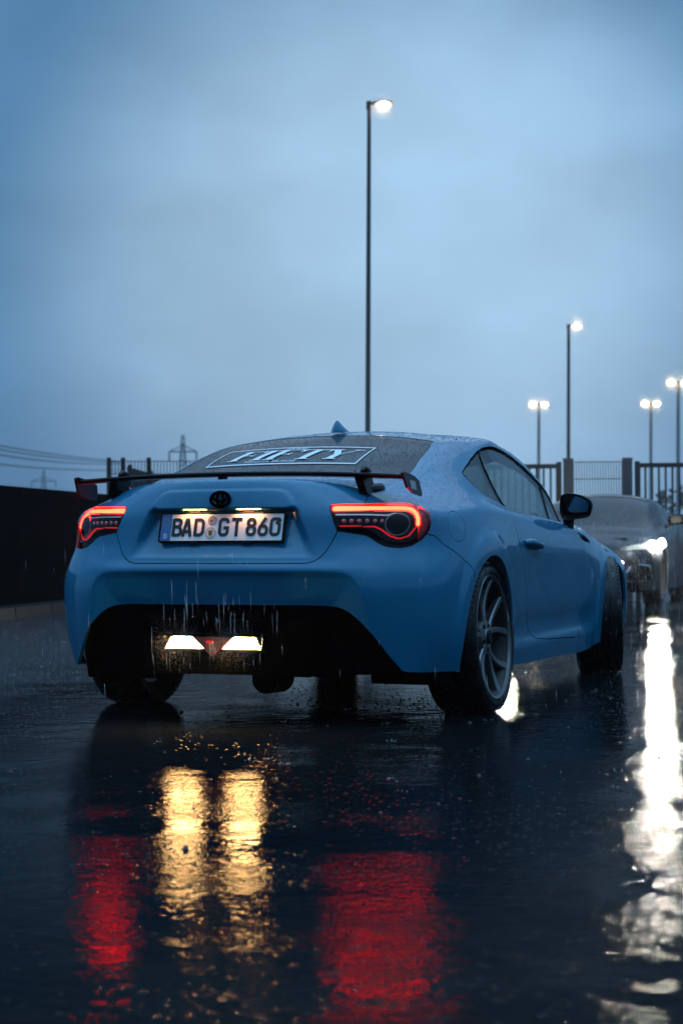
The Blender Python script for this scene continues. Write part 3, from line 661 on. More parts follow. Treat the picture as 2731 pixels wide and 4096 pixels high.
# ---- emblem: three ovals
em=MB(); EB,EZ=np.array([0,-.797,.883]),np.array([0,.13,1.0]); EZ/=np.linalg.norm(EZ); EN=np.array([0,-EZ[2],EZ[1]])
def oval(cx,cz,rx,rz,t):
    em.tube([tuple(EB+EZ*(cz+rz*math.sin(a))+np.array([cx+rx*math.cos(a),0,0])) for a in np.linspace(0,2*math.pi,33)[:-1]],t,8,True)
oval(0,0,.0400,.0290,.0062); oval(0,.0095,.0300,.0165,.0050); oval(0,0,.0120,.0280,.0060)
em.build('emblem',M['black'],car,True)
# ---- rear wing
wing=empty('rear_wing',parent=car); XS=np.linspace(-.705,.705,25)
def wz(x): return .986-.020*(abs(x)/.7)**2.2
def wy(x): return -.625+.03*(abs(x)/.7)**2
prof=[(-.055,.003),(-.050,.009),(-.02,.011),(.04,.007),(.065,.000),(.04,-.007),(-.02,-.011),(-.050,-.008)]
bl=MB(); V=[(x,wy(x)+a,wz(x)+b) for x in XS for a,b in prof]; m=len(prof)
bl.add(V,[(i*m+k,(i+1)*m+k,(i+1)*m+(k+1)%m,i*m+(k+1)%m) for i in range(len(XS)-1) for k in range(m)]+[tuple(range(m)),tuple((len(XS)-1)*m+k for k in reversed(range(m)))])
bl.build('wing_blade',M['gloss'],wing,True)
for s in (1,-1):
    ep=[(-.672,.980),(-.655,.986),(-.53,.972),(-.478,.955),(-.462,.905),(-.470,.893),(-.56,.902),(-.632,.922)]
    e=MB().prism(ep[::s],lambda a,b:(s*(.712+(.98-b)*.14),a,b),lambda a,b:(s*(.702+(.98-b)*.14),a,b)).build('end_plate',M['gloss'],wing)
    sq=[(-.60,.955),(-.535,.950),(-.530,.917),(-.595,.920)]
    MB().prism(sq[::s],lambda a,b:(s*(.7135+(.98-b)*.14),a,b),lambda a,b:(s*(.711+(.98-b)*.14),a,b)).build('badge',M['sealgrey'],e)
    sp=[(-.672,.975),(-.60,.985),(-.555,.975),(-.545,.915),(-.60,.885),(-.655,.905)]
    q=MB().prism(sp[::s],lambda a,b:(s*(.545+(.97-b)*.25),a,b),lambda a,b:(s*(.512+(.97-b)*.25),a,b)).build('wing_support',M['gloss'],wing)
    ft=MB(); ft.tube([(s*.535,-.60,.915),(s*.545,-.55,.918),(s*.555,-.49,.925),(s*.558,-.455,.930)],[.020,.026,.024,.008],12); ft.build('support_foot',M['gloss'],q,True)
    kb=MB(); kb.tube([(s*.528,-.625,.990),(s*.528,-.600,.998),(s*.528,-.56,.995),(s*.528,-.535,.985)],[.006,.015,.015,.005],10); kb.build('support_cap',M['gloss'],q,True)
MB().box(-.078,-.052,-.645,-.60,.955,.983,.002).build('wing_bracket',M['gloss'],wing)
# ---- shark fin aerial
fin=MB(); V=[];n=10
for t in np.linspace(0,1,n):
    z=1.205+.010*(1-t)+.066*t; y0=.475+.035*t**1.5; y1=.690-.150*t**.75; w=.030*(1-t)**.8+.003
    z0=z+ (.018*(1-t))
    V+=[(0,y0,z),(w,y0*.75+y1*.25,z),(w*.8,y0*.4+y1*.6,z+.010*(1-t)),(0,y1,z0),(-w*.8,y0*.4+y1*.6,z+.010*(1-t)),(-w,y0*.75+y1*.25,z)]
fin.add(V,[(i*6+k,i*6+(k+1)%6,(i+1)*6+(k+1)%6,(i+1)*6+k) for i in range(n-1) for k in range(6)]+[tuple((n-1)*6+k for k in range(6))])
fin.build('antenna_fin',PA,car,True)
# ---- door mirrors
def mirror(s):
    c=np.array([.838,0,.888]); out=[(-.080,.052),(-.062,.066),(-.030,.070),(.030,.058),(.066,.040),(.080,.022),(.078,-.010),(.068,-.045),(.050,-.056),(0,-.064),(-.050,-.070),(-.074,-.060),(-.084,-.020)]
    out=round_poly(out,2); V=[];rings=[(1.70,.97),(1.705,1.0),(1.75,1.0),(1.80,.88),(1.835,.62),(1.85,.25)]
    for y,k in rings: V+=[(s*(c[0]+a*k+.10*(y-1.7)*-.35),y,c[2]+b*k) for a,b in out]
    m=len(out); h=MB().add(V,[(i*m+k,i*m+(k+1)%m,(i+1)*m+(k+1)%m,(i+1)*m+k) for i in range(len(rings)-1) for k in range(m)]+[tuple((len(rings)-1)*m+k for k in range(m))])
    # rim turned in towards the glass
    V2=[(s*(c[0]+a*.97),1.70,c[2]+b*.97) for a,b in out]+[(s*(c[0]+a*.82-.002),1.712,c[2]+b*.80) for a,b in out]
    h.add(V2,[(k,m+k,m+(k+1)%m,(k+1)%m) for k in range(m)])
    h.add([(s*.772,1.71,.835),(s*.815,1.71,.83),(s*.818,1.76,.832),(s*.775,1.76,.835),(s*.765,1.74,.775),(s*.800,1.73,.752),(s*.803,1.80,.750),(s*.765,1.82,.775)],[(0,1,5,4),(1,2,6,5),(2,3,7,6),(3,0,4,7)])
    o=h.build('side_mirror',M['gloss'],car,True)
    g=MB().add([(s*(c[0]+a*.83-.002),1.722-.34*b-.10*a,c[2]+b*.81) for a,b in out],[tuple(range(m)) if s<0 else tuple(reversed(range(m)))]); g.build('mirror_glass',M['mirror'],o)
for s in (1,-1): mirror(s)
# ---- door handles
for s in (1,-1):
    h=MB(); h.tube([(s*.846,.655,.708),(s*.868,.68,.710),(s*.873,.75,.705),(s*.872,.84,.697),(s*.864,.895,.690),(s*.846,.915,.688)],[.012,.017,.018,.018,.015,.010],12)
    h.build('door_handle',PA,[o for o in car.children if o.name.startswith('door') and o.data and (np.sign(o.data.vertices[0].co.x)==s) and 'window' not in o.name][0],True)
# ---- wheels
def make_wheel(name,loc,side,camber,steer,parent,front=False,pl=None):
    w=empty(name,loc,parent=parent)
    w.rotation_euler=(0,math.radians(-camber*side),math.radians(steer))
    if side<0: w.rotation_euler=(0,math.radians(camber),math.radians(steer)+math.pi)
    if side<0: w.rotation_euler=(0,math.radians(-camber),math.radians(steer)+math.pi)
    # local +x points out of the car
    R=.318; t=MB()
    prof=[(-.005,.262),(.010,.268),(.012,.288),(.004,.304),(-.010,.313),(-.022,R-.002)]
    for gx in (-.055,-.100,-.150): prof+=[(gx+.012,R),(gx+.006,R),(gx+.005,R-.008),(gx-.005,R-.008),(gx-.006,R),(gx-.012,R)]
    prof+=[(-.192,R-.002),(-.206,.312),(-.218,.300),(-.222,.285),(-.215,.262)]
    t.lathe(prof,72); ty=t.build('tyre',M['rubber'],w,True)
    if not front or True:
        tb=MB()
        for k in range(72):
            a=2*math.pi*k/72
            for x0,x1 in ((-.030,.006),(-.208,-.172)):
                V=[]
                for x,r in ((x0,R+.0012),(x1,R-.007 if abs(x1-.006)<1e-6 or x0==-.208 else R)):
                    pass
                ra,rb=(R+.001,.308) if x1>0 else (.308,R+.001)
                for aa in (a-.018,a+.018): V+=[(x0,ra*math.cos(aa),ra*math.sin(aa)),(x1,rb*math.cos(aa),rb*math.sin(aa)),(x1,(rb-.012)*math.cos(aa),(rb-.012)*math.sin(aa)),(x0,(ra-.012)*math.cos(aa),(ra-.012)*math.sin(aa))]
                tb.add(V,[(0,1,5,4),(1,2,6,5),(3,0,4,7),(0,3,2,1),(4,5,6,7)])
        b=tb.build('tread_block',M['rubber'],w); b['kind']='stuff'
    r=MB(); r.lathe([(.004,.262),(.008,.258),(.004,.250),(-.012,.246),(-.05,.238),(-.16,.228),(-.205,.246),(-.212,.262),(-.218,.255),(-.165,.215),(-.06,.226),(-.02,.236),(-.006,.244)],72); r.build('rim',M['barrel'],w,True); lipm=MB(); lipm.lathe([(.0045,.262),(.0085,.258),(.0045,.2495),(-.010,.2465),(-.012,.250),(.0,.256)],72); lipm.build('rim_lip',M['rim'],w,True)
    d=MB(); d.lathe([(-.105,.05),(-.098,.05),(-.098,.155),(-.105,.155),(-.125,.155),(-.125,.05)],40); d.build('brake_disc',M['disc'],w,True)
    hb=MB(); hb.lathe([(-.120,.0),(-.016,.0),(-.016,.024),(-.020,.030),(-.024,.034),(-.028,.070),(-.055,.078),(-.12,.08)],32,closed=False); hb.build('hub',M['rim'],w,True)
    hc=MB(); hc.lathe([(-.016,.0),(-.010,.0),(-.010,.026),(-.016,.030)],24,closed=False); hc.build('hub_cap',M['gloss'],w,True)
    for k in range(5):
        a0=2*math.pi*k/5+.35
        nb=MB(); nb.lathe([(-.032,.0),(-.022,.0),(-.022,.009),(-.032,.009)],10,closed=False,c=(0,.055*math.cos(a0+.63),.055*math.sin(a0+.63))); nb.build('wheel_nut',M['gloss'],w)
        for sg in (-1,1):
            S=MB(); V=[]; st=7
            for i in range(st):
                t_=i/(st-1); rad=.045+t_*.206; ang=a0+sg*(.09+.24*t_**1.2)
                x=-.024-.012*math.sin(t_*math.pi*.9)+.026*t_**2; hw=.0145-.003*t_+.007*t_**4; dp=.030+.012*(1-t_)
                cy,cz=rad*math.cos(ang),rad*math.sin(ang); ty_,tz_=-math.sin(ang),math.cos(ang)
                for u_,dx in ((-1.0,-.006),(-.62,.0),(.62,.0),(1.0,-.006),(.75,-dp),(-.75,-dp)): V.append((x+dx,cy+ty_*hw*u_,cz+tz_*hw*u_))
            S.add(V,[(i*6+k2,i*6+(k2+1)%6,(i+1)*6+(k2+1)%6,(i+1)*6+k2) for i in range(st-1) for k2 in range(6)]+[tuple(range(6)),tuple((st-1)*6+k2 for k2 in reversed(range(6)))])
            S.build('spoke',M['rim'],w,True)
    return w
make_wheel('wheel',(.866,.045,.316),1,3.2,0,car)
make_wheel('wheel',(-.866,.045,.316),-1,3.2,0,car)
make_wheel('wheel',(.862,2.565,.316),1,2.5,16,car,True)
make_wheel('wheel',(-.862,2.565,.316),-1,2.5,16,car,True)
for x0,x1 in ((.48,.80),(-.80,-.48)):   # wheel housings
    for yc,zc in ((-.02,.305),(2.57,.285)):
        q=MB(); V=[];n=14
        for k in range(n+1):
            a=math.radians(-25+230*k/n)
            for x in (x0,x1): V.append((x,yc+.40*math.cos(a),zc+.385*math.sin(a)))
        q.add(V,[(2*i,2*i+1,2*i+3,2*i+2) for i in range(n)]); xi=x0 if x0>0 else x1
        q.add([(xi,yc+.40*math.cos(math.radians(-25+230*k/n)),zc+.385*math.sin(math.radians(-25+230*k/n))) for k in range(n+1)],[tuple(range(n+1))]); q.build('wheel_housing',M['shell'],car)
# ---- diffuser, reverse and fog lamp, exhaust, floor
xs=np.linspace(-.70,.70,57); zs=np.linspace(.20,.486,16); V=[]
for x in xs:
    for z in zs:
        y=-.715-.015*sstep(.30,.47,z)-.105*sstep(.40,.30,abs(x))*sstep(.47,.40,z); y+=.16*max(0,(abs(x)-.46)/.24)**1.6
        if abs(x)>.42 and (int(abs(x)/.05)%2==0): y-=.008
        V.append((x,y,z))
m=len(zs); MB().add(V,[(i*m+k,(i+1)*m+k,(i+1)*m+k+1,i*m+k+1) for i in range(len(xs)-1) for k in range(m-1)]).build('diffuser',M['black'],car,True)
lamp=empty('reverse_lamp',parent=car); Y0=-.868
def lampf(y): return lambda a,b:(a,y+(.35-b)*-.10,b)
hs=MB().prism([(-.212,.291),(.212,.291),(.186,.352),(-.186,.352)],lampf(Y0+.012),lampf(Y0+.07)); hs.build('lamp_body',M['black'],lamp)
for s in (1,-1):
    P=[(s*.045,.3035),(s*.198,.3035),(s*.178,.343),(s*.168,.3475),(s*.092,.3475)]
    MB().prism(P[::s],lampf(Y0),lampf(Y0+.02)).build('reverse_lens',M['reverse'],lamp)
    L,R=ribbon([(s*.046,.3015),(s*.2015,.3015),(s*.180,.3495),(s*.09,.3495)],.0035); MB().add([lampf(Y0-.001)(*p) for p in L]+[lampf(Y0-.001)(*p) for p in R],[(0,1,5,4),(1,2,6,5),(2,3,7,6)]).build('lens_rim',M['gold'],lamp)
hd=MB(); hd.box(-.212,.212,Y0-.065,Y0+.07,.354,.361); hd.build('light_baffle',M['black'],lamp)  # added baffle keeping the reverse light off the bumper
MB().prism([(0,.272),(.088,.3475),(-.088,.3475)],lampf(Y0-.004),lampf(Y0+.02)).build('fog_lens',M['fogred'],lamp)
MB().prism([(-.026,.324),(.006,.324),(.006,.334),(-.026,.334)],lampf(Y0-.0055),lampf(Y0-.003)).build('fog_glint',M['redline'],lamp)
ex=MB(); ex.lathe([(-.70,.050),(-.70,.058),(-.55,.062),(-.52,.001),(-.66,.050)],28,axis='z',closed=True); V=ex.V; ex.V=[(v[0]+.150,v[2],v[1]+.176) for v in V]; ex.build('exhaust_pipe',M['black'],car,True)
uf=MB(); uf.box(-.60,.60,-.70,.42,.205,.24); uf.box(-.46,.46,-.60,-.30,.185,.30); uf.box(-.76,.76,.42,2.15,.165,.22); uf.box(-.55,.55,2.15,3.2,.18,.24)
for x,w,z in ((-.34,.05,.192),(.30,.04,.188),(.42,.06,.19),(-.20,.03,.190)): uf.box(x-w,x+w,-.715,-.66,z,.21)
uf.box(-.66,.66,-.03,.03,.27,.33); uf.build('underbody',M['shell'],car)
# ---- cabin
for s in (.36,-.36):
    st=MB(); st.box(s-.25,s+.25,.75,1.25,.25,.42,.03); V0=len(st.V)
    st.add([(s-.24,.72,.40),(s+.24,.72,.40),(s+.24,.84,.42),(s-.24,.84,.42),(s-.19,.50,.90),(s+.19,.50,.90),(s+.19,.60,.92),(s-.19,.60,.92)],[(3,2,1,0),(4,5,6,7),(0,1,5,4),(1,2,6,5),(2,3,7,6),(3,0,4,7)])
    st.add([(s-.10,.49,.90),(s+.10,.49,.90),(s+.10,.57,.91),(s-.10,.57,.91),(s-.085,.46,1.055),(s+.085,.46,1.055),(s+.085,.52,1.06),(s-.085,.52,1.06)],[(3,2,1,0),(4,5,6,7),(0,1,5,4),(1,2,6,5),(2,3,7,6),(3,0,4,7)])
    st.build('seat',M['seat'],car,True)
db=MB(); db.add([(-.70,1.55,.76),(.70,1.55,.76),(.66,2.05,.80),(-.66,2.05,.80),(-.72,1.55,.45),(.72,1.55,.45),(.7,2.1,.45),(-.7,2.1,.45)],[(0,1,2,3),(7,6,5,4),(4,5,1,0),(5,6,2,1),(6,7,3,2),(7,4,0,3)]); db.build('dashboard',M['seat'],car,True)
sw=MB(); sw.tube([(-.36+.18*math.cos(a),1.45-.06*math.sin(a),.80+.165*math.sin(a)) for a in np.linspace(0,2*math.pi,25)[:-1]],.015,8,True); sw.box(-.50,-.22,1.45,1.47,.785,.815); sw.build('steering_wheel',M['seat'],car,True)
ps=MB(); ps.box(-.60,.60,-.20,.42,.84,.86); ps.box(-.62,.62,.40,.48,.30,.86); ps.build('parcel_shelf',M['seat'],car)
cf=MB(); cf.box(-.74,.74,.42,2.2,.23,.26); cf.build('cabin_floor',M['seat'],car)
# ---- rain beads standing on the paint and glass
def beads(n,wfun,rlo,rhi,seed):
    g=np.random.default_rng(seed); c=GP[QUADS].mean(1); nn=GN[QUADS].mean(1); nn/=np.linalg.norm(nn,axis=1,keepdims=True)
    q=GP[QUADS]; ar=np.linalg.norm(np.cross(q[:,2]-q[:,0],q[:,3]-q[:,1]),axis=1)/2
    w=ar*wfun(c,nn); w/=w.sum(); idx=g.choice(len(c),n,p=w); sg=np.where(g.random(n)<.5,-1,1)
    ab=g.random((n,2,1)); p=q[idx,0]*(1-ab[:,0])*(1-ab[:,1])+q[idx,1]*ab[:,0]*(1-ab[:,1])+q[idx,2]*ab[:,0]*ab[:,1]+q[idx,3]*(1-ab[:,0])*ab[:,1]
    nv=nn[idx]; p=p*np.c_[sg,np.ones(n),np.ones(n)]; nv=nv*np.c_[sg,np.ones(n),np.ones(n)]
    r=rlo+(rhi-rlo)*g.random(n)**2.2; e=np.cross(nv,[0.3,.5,.81]); e/=np.linalg.norm(e,axis=1,keepdims=True); f=np.cross(nv,e)
    K=7; V=[]; 
    for rr,h in ((1.0,-.10),(.72,.42)):
        for k in range(K):
            a=2*math.pi*k/K; V.append(p+(e*math.cos(a)+f*math.sin(a))*(r*rr)[:,None]+nv*(r*h)[:,None])
    V.append(p+nv*(r*.62)[:,None]); V=np.stack(V,1); m=2*K+1
    F4=np.array([(k,(k+1)%K,K+(k+1)%K,K+k) for k in range(K)]); F3=np.array([(K+k,K+(k+1)%K,2*K) for k in range(K)])
    o=(np.arange(n)*m)[:,None,None]; return V.reshape(-1,3),(F4[None]+o).reshape(-1,4),(F3[None]+o).reshape(-1,3)
def wtop(c,n): return np.clip(n[:,2],0,1)**1.2*(c[:,1]<2.3)*(c[:,2]>.7)+.10*(c[:,2]>.35)*(c[:,1]<2.4)*(c[:,0]>.6)
V,F4,F3=beads(56000,wtop,.0007,.0031,5); me=npmesh('water_beads',V,[F4,F3],True,M['drop']); wb=obj('water_beads',me,car); wb['kind']='stuff'
# ================================================================ ground
gm=bpy.data.materials.new('wet_asphalt'); gm.use_nodes=True; k=NT(gm); b=k.b
co=k.n('ShaderNodeTexCoord').outputs['Object']
pud=k.rng(k.noise(co,.55,4,.55),.46,.60,0,1)          # 1 = standing water
pud2=k.rng(k.noise(co,2.6,3,.5),.40,.62,0,1)
sx=k.n('ShaderNodeSeparateXYZ'); k.l(co,sx.inputs[0])
# open, coarser tarmac on the left; the low ground behind the coupe holds the water
edge=k.math('ADD',sx.outputs[0],k.math('MULTIPLY',k.math('SUBTRACT',k.noise(co,.9,4,.6),.5),2.2)); edge=k.math('ADD',edge,k.math('MULTIPLY',sx.outputs[1],.16))
low=k.rng(edge,-2.3,-1.1,0,1); coarse=k.math('SUBTRACT',1.0,low)
edge2=k.math('ADD',sx.outputs[0],k.math('MULTIPLY',k.math('SUBTRACT',k.noise(co,1.3,4,.6),.5),2.4))
east=k.math('MULTIPLY',k.rng(edge2,1.5,2.7,0,1),k.rng(k.noise(co,3.1,3,.6),.36,.58,.12,1))
film=k.math('MULTIPLY',k.math('MAXIMUM',pud,k.math('MULTIPLY',pud2,.8)),k.math('ADD',k.math('MULTIPLY',low,.85),.15)); dry=k.math('SUBTRACT',1.0,film)
base=k.mix(coarse,k.mix(k.noise(co,22,4),(.002,.003,.004),(.007,.009,.011)),k.mix(k.noise(co,60,4,.7),(.008,.011,.014),(.034,.042,.050))); k.l(base,b.inputs['Base Color'])
k.l(k.rng(film,0,1,.06,.014,False),b.inputs['Roughness']); k.l(k.rng(coarse,0,1,1.024,1.07,False),b.inputs['IOR'])
n1=k.bump(k.noise(co,1.3,2),1,.0035)                  # slow undulation of the surface
n2=k.bump(k.noise(co,5.5,2,.5),1,.0021,n1)            # ripples in the water film
n2=k.bump(k.noise(co,17,2,.6),1,.0013,n2)
n2=k.bump(k.noise(co,48,2,.6),1,.00032,n2)
grain=k.math('ADD',k.math('MULTIPLY',k.noise(co,110,2,.6),.55),k.noise(co,42,2,.55))
ag=k.math('MULTIPLY',grain,k.math('ADD',k.math('ADD',k.math('MULTIPLY',dry,.62),.09),k.math('ADD',k.math('MULTIPLY',coarse,3.2),k.math('MULTIPLY',east,1.5))))
k.l(k.bump(ag,1,.0020,n2),b.inputs['Normal'])         # stones standing out of the film
g=MB(); g.add([(-1500,-1500,0),(1500,-1500,0),(1500,1500,0),(-1500,1500,0)],[(0,1,2,3)]); tag(g.build('ground',gm),'wet dark asphalt yard reflecting the lamps','ground',kind='structure')
TL=Vector((RT.x,RT.y,0)).normalized()*math.tan(math.radians(.5))   # the yard falls slightly: plumb things lean by half a degree
def plumb(o):
    z=Vector((TL.x,TL.y,1)).normalized(); ax=Vector((0,0,1)).cross(z); a=Vector((0,0,1)).angle(z); o.rotation_mode='QUATERNION'
    from mathutils import Quaternion
    o.rotation_quaternion=Quaternion(ax,a)@Quaternion((0,0,1),o.rotation_euler.z); return o
# ================================================================ street lamps
AZ=math.atan2(RT.y,RT.x)
def street_lamp(label,x,y,h,heads,r0=.085,r1=.05,hl=.5,group=None,rz=0,ly=.12,lz=.058,pm='pole'):
    o=empty('street_lamp',(x,y,0),AZ+rz); tag(o,label,'street lamp',group)
    p=MB(); p.lathe([(0,.0),(0,r0*1.5),(.5,r0*1.5),(.55,r0),(h*.5,(r0+r1)/2),(h,r1),(h,0)],16,axis='z',closed=False); p.build('pole',M[pm],o,True)
    c=MB(); c.lathe([(h-.12,r1+.02),(h+.05,r1+.02),(h+.06,0)],12,axis='z',closed=False); c.build('pole_cap',M['fence'],o,True)
    for s in heads:
        a=MB(); a.tube([(0,0,h-.02),(s*.11,0,h+.01)],[.035,.03],8); arm=a.build('arm',M['fence'],o,True)
        hd=MB(); n=14; V=[]
        for t in np.linspace(0,1,7):
            w=.04+.11*math.sin(math.pi*min(1,t*.75+.18)); w=w if t<1 else .05
            xx=s*(.09+hl*t); V+=[(xx,-w,h+.01),(xx,-w*.8,h+.07),(xx,w*.8,h+.07),(xx,w,h+.01)]
        V=[(v[0],v[1]*.5,v[2]-.02) for v in V]; hd.add(V,[(i*4+q,i*4+(q+1)%4,(i+1)*4+(q+1)%4,(i+1)*4+q) for i in range(6) for q in range(4)]+[(0,1,2,3),(27,26,25,24)]); H=hd.build('lamp_head',M['fence'],o,True)
        N=20
        def globe(k1,nm,m):
            q=MB(); V=[(s*(.09+hl*.54),0,h-.01-lz*k1)]
            for i in range(1,8):
                th=math.pi*i/8
                for j in range(N): V.append((s*(.09+hl*.54+hl*.46*k1*math.sin(th)*math.cos(2*math.pi*j/N)),ly*k1*math.sin(th)*math.sin(2*math.pi*j/N),h-.01-lz*k1*math.cos(th)))
            V.append((s*(.09+hl*.54),0,h-.01+lz*k1)); L_=len(V)-1
            q.add(V,[(0,1+(j+1)%N,1+j) for j in range(N)]+[(1+i*N+j,1+i*N+(j+1)%N,1+(i+1)*N+(j+1)%N,1+(i+1)*N+j) for i in range(6) for j in range(N)]+[(L_,1+6*N+j,1+6*N+(j+1)%N) for j in range(N)]); return q.build(nm,m,H,True)
        globe(.80,'lamp_core',M['lamp']); globe(1.12,'lamp_halo',M['halo'])
    return plumb(o)
street_lamp('tall single lamp post rising straight above the roof of the blue coupe',-10.07,29.40,10.05,(1,),.064,.042,.40)
street_lamp('single lamp post rising over the left gate post, right of the coupe roof',-15.41,70.47,10.05,(1,),.09,.07,.50,None,0,.15,.09)
for lab,x,y,h in (('twin-headed lamp post above the left gate rails, leftmost of the twin-headed lamps',-27.66,113.8,10),
    ('twin-headed lamp post above the right gate, middle of the twin-headed lamps',-20.37,115.41,9.95),('tallest looking twin-headed lamp post at the right edge of the picture',-15.50,98.0,9.8)):
    street_lamp(lab,x,y,h,(1,-1),.125,.10,.56,'twin-headed lamps beyond the gate',0,.21,.15,'polelit')
street_lamp('lamp post outside the picture on the right, mirrored in the coupe side windows',19.0,17.0,9.0,(-1,),.1,.07,.6)
street_lamp('lamp post outside the picture behind the camera, glinting on the coupe door',24.0,-9.0,9.0,(-1,),.1,.07,.6,None,.9)
# ================================================================ low wall on the left
def P2(a,b,t): return (a[0]+(b[0]-a[0])*t,a[1]+(b[1]-a[1])*t)
WA,WB=(-5.0,.6),(-8.9,21.4); wd=Vector((WB[0]-WA[0],WB[1]-WA[1],0)); WLn=wd.length; wd.normalize()
wall=empty('boundary_wall',(WA[0],WA[1],0),math.atan2(wd.y,wd.x)); tag(wall,'long low black wall on the left, seen past the tail of the coupe','wall')
n=10; L1=WLn/n
for i in range(n):
    m=MB(); j=random.uniform(-.004,.004); m.box(i*L1+.006,(i+1)*L1-.006,.0+j,.24+j,.0,1.20,.004); m.build('wall_panel',M['wallm'],wall)
for i in range(n):
    m=MB(); m.box(i*L1+.004,(i+1)*L1-.004,-.03,.27,1.20,1.29,.012); m.build('coping_slab',M['wallm'],wall)
kb=empty('kerb',(WA[0],WA[1],0),math.atan2(wd.y,wd.x)); tag(kb,'low stone kerb along the foot of the black wall','kerb')
nk=20
for i in range(nk):
    m=MB(); m.box(i*WLn/nk+.005,(i+1)*WLn/nk-.005,-.36,-.04,0,.11,.012); m.build('kerb_stone',M['kerb'],kb)
# ================================================================ fences
def mesh_panel(parent,x0,x1,z0,z1,m,rows=(),step=.05,r=.0035):
    w=MB(); n=int((x1-x0)/step)
    for i in range(n+1):
        x=x0+(x1-x0)*i/n; w.box(x-r,x+r,-r,r,z0,z1)
    for z in rows: w.box(x0,x1,-r-.006,-r,z-r,z+r); w.box(x0,x1,r,r+.006,z-r,z+r)
    o=w.build('wire_mesh',m,parent); o['kind']='stuff'; return o
def along(a,b): return math.atan2(b[1]-a[1],b[0]-a[0]),math.hypot(b[0]-a[0],b[1]-a[1])
ang,ln_=along((-3.70,20.83),(-2.81,21.03))
gt=empty('yard_gate',(-3.70,20.83,0),ang); tag(gt,'grey wire mesh gate panel between two thick grey posts behind the dark car','gate')
for x,m_ in ((0,'gate_post'),(ln_,'gate_post')): m=MB(); m.box(x-.08,x+.08,-.08,.08,0,2.0,.004); m.box(x-.088,x+.088,-.088,.088,1.985,2.015,.01); plumb_o=m.build(m_,M['post'],gt)
mesh_panel(gt,.085,ln_-.085,.1,1.97,M['fence'],[.1+.265*i for i in range(8)],.040,.0055)
for nm,a,b,lab in (('rail_fence',(-4.95,20.55),(-3.84,20.80),'dark barred fence left of the gate, behind the coupe side window'),('rail_fence',(-2.66,21.06),(-.90,21.45),'dark barred fence with a top rail on the right of the gate')):
    ang,l=along(a,b); f=empty(nm,(a[0],a[1],0),ang); tag(f,lab,'fence',group='barred fences beside the gate')
    m=MB(); m.box(0,l,-.03,.03,1.86,1.93,.004); m.build('top_rail',M['fence'],f); m=MB(); m.box(0,l,-.03,.03,.12,.18,.004); m.build('bottom_rail',M['fence'],f)
    nb=int(l/.105)
    for i in range(nb+1):
        x=.02+(l-.04)*i/nb; m=MB(); w=.030 if i in (0,nb) else .016; m.box(x-w,x+w,-.02,.02,.18,1.86); m.build('bar',M['fence'],f)
    for x in (.0,l): m=MB(); m.box(x-.04,x+.04,-.04,.04,0,1.96); m.build('fence_post',M['fence'],f)
A0,A1,A2=(-10.43,18.34),(-6.4,20.3),(-14.2,30.0)
ang,l=along(A0,A1); f=empty('mesh_fence',(A0[0],A0[1],0),ang); tag(f,'wire mesh fence with dark posts ending left of the coupe rear window','fence')
mesh_panel(f,0,l,.05,2.0,M['fence'],[.05+.195*i for i in range(11)],.05,.006)
for x in (.0,.22,.62,1.9,3.2): m=MB(); m.box(x-.035,x+.035,.01,.07,0,2.06); m.build('fence_post',M['fence'],f)
B0=(-10.62,19.35); ang,l=along(B0,A2); f=empty('mesh_fence',(B0[0],B0[1],0),ang); tag(f,'wire mesh fence running away behind the nearer mesh fence on the left','fence')
mesh_panel(f,0,l,.05,1.95,M['fence'],[.05+.19*i for i in range(11)],.05,.006)
for i in range(5): x=.03+i*2.55; m=MB(); m.box(x-.04,x+.04,-.07,-.01,0,1.99); m.build('fence_post',M['fence'],f)
# ================================================================ pylons and cables
pyl=mat('far_steel',(.05,.055,.06),.6)
def pylon(lab,x,y,h,rz,arms,low=False):
    o=empty('power_pylon',(x,y,0),rz); tag(o,lab,'pylon'); leg=MB(); b0=h*.085
    def w(z): return b0*(1-z/h)**1.15+h*.008
    for sx in (1,-1):
        for sy in (1,-1):
            m=MB(); m.tube([(sx*w(z),sy*w(z),z) for z in np.linspace(0,h,7)],h*.006,4); m.build('leg',pyl,o)
    br=MB(); zs=[h*(1-.82**i) for i in range(14)]
    for z0,z1 in zip(zs[:-1],zs[1:]):
        for sx in (1,-1): br.tube([(sx*w(z0),-w(z0),z0),(-sx*w(z1),-w(z1),z1)],h*.004,3); br.tube([(-w(z0),sx*w(z0),z0),(-w(z1),-sx*w(z1),z1)],h*.004,3)
    br.build('bracing',pyl,o)
    for z,L in arms:
        m=MB(); m.tube([(-L,0,z),(L,0,z)],h*.007,4); m.tube([(-L,0,z),(0,0,z+h*.06),(L,0,z)],h*.005,4); m.build('cross_arm',pyl,o)
        for s in (-1,1): m=MB(); m.tube([(s*L*.985,0,z),(s*L*.985,0,z-h*.085)],h*.008,5); m.build('insulator',pyl,o)
    return o
pylon('grey lattice power pylon standing up behind the left slope of the coupe roof',-167.24,354.6,24.2,AZ,[(20.6,3.0)])
pylon('small far power pylon above the black wall on the left',-341.19,602.2,28.5,AZ,[(24.3,4.6),(20.4,3.2)])
def cable(pts,r,lab):
    m=MB(); m.tube(pts,r,4); tag(m.build('power_cable',pyl),lab,'power cable',group='power cables on the left')
def ray_at(px,py,d):
    v=(RT*((px-1365.5)/FPX)+UP*((2048-py)/FPX)+FWD); v/=Vector((v.x,v.y,0)).length; return Vector((CX,CY,CZ))+v*d
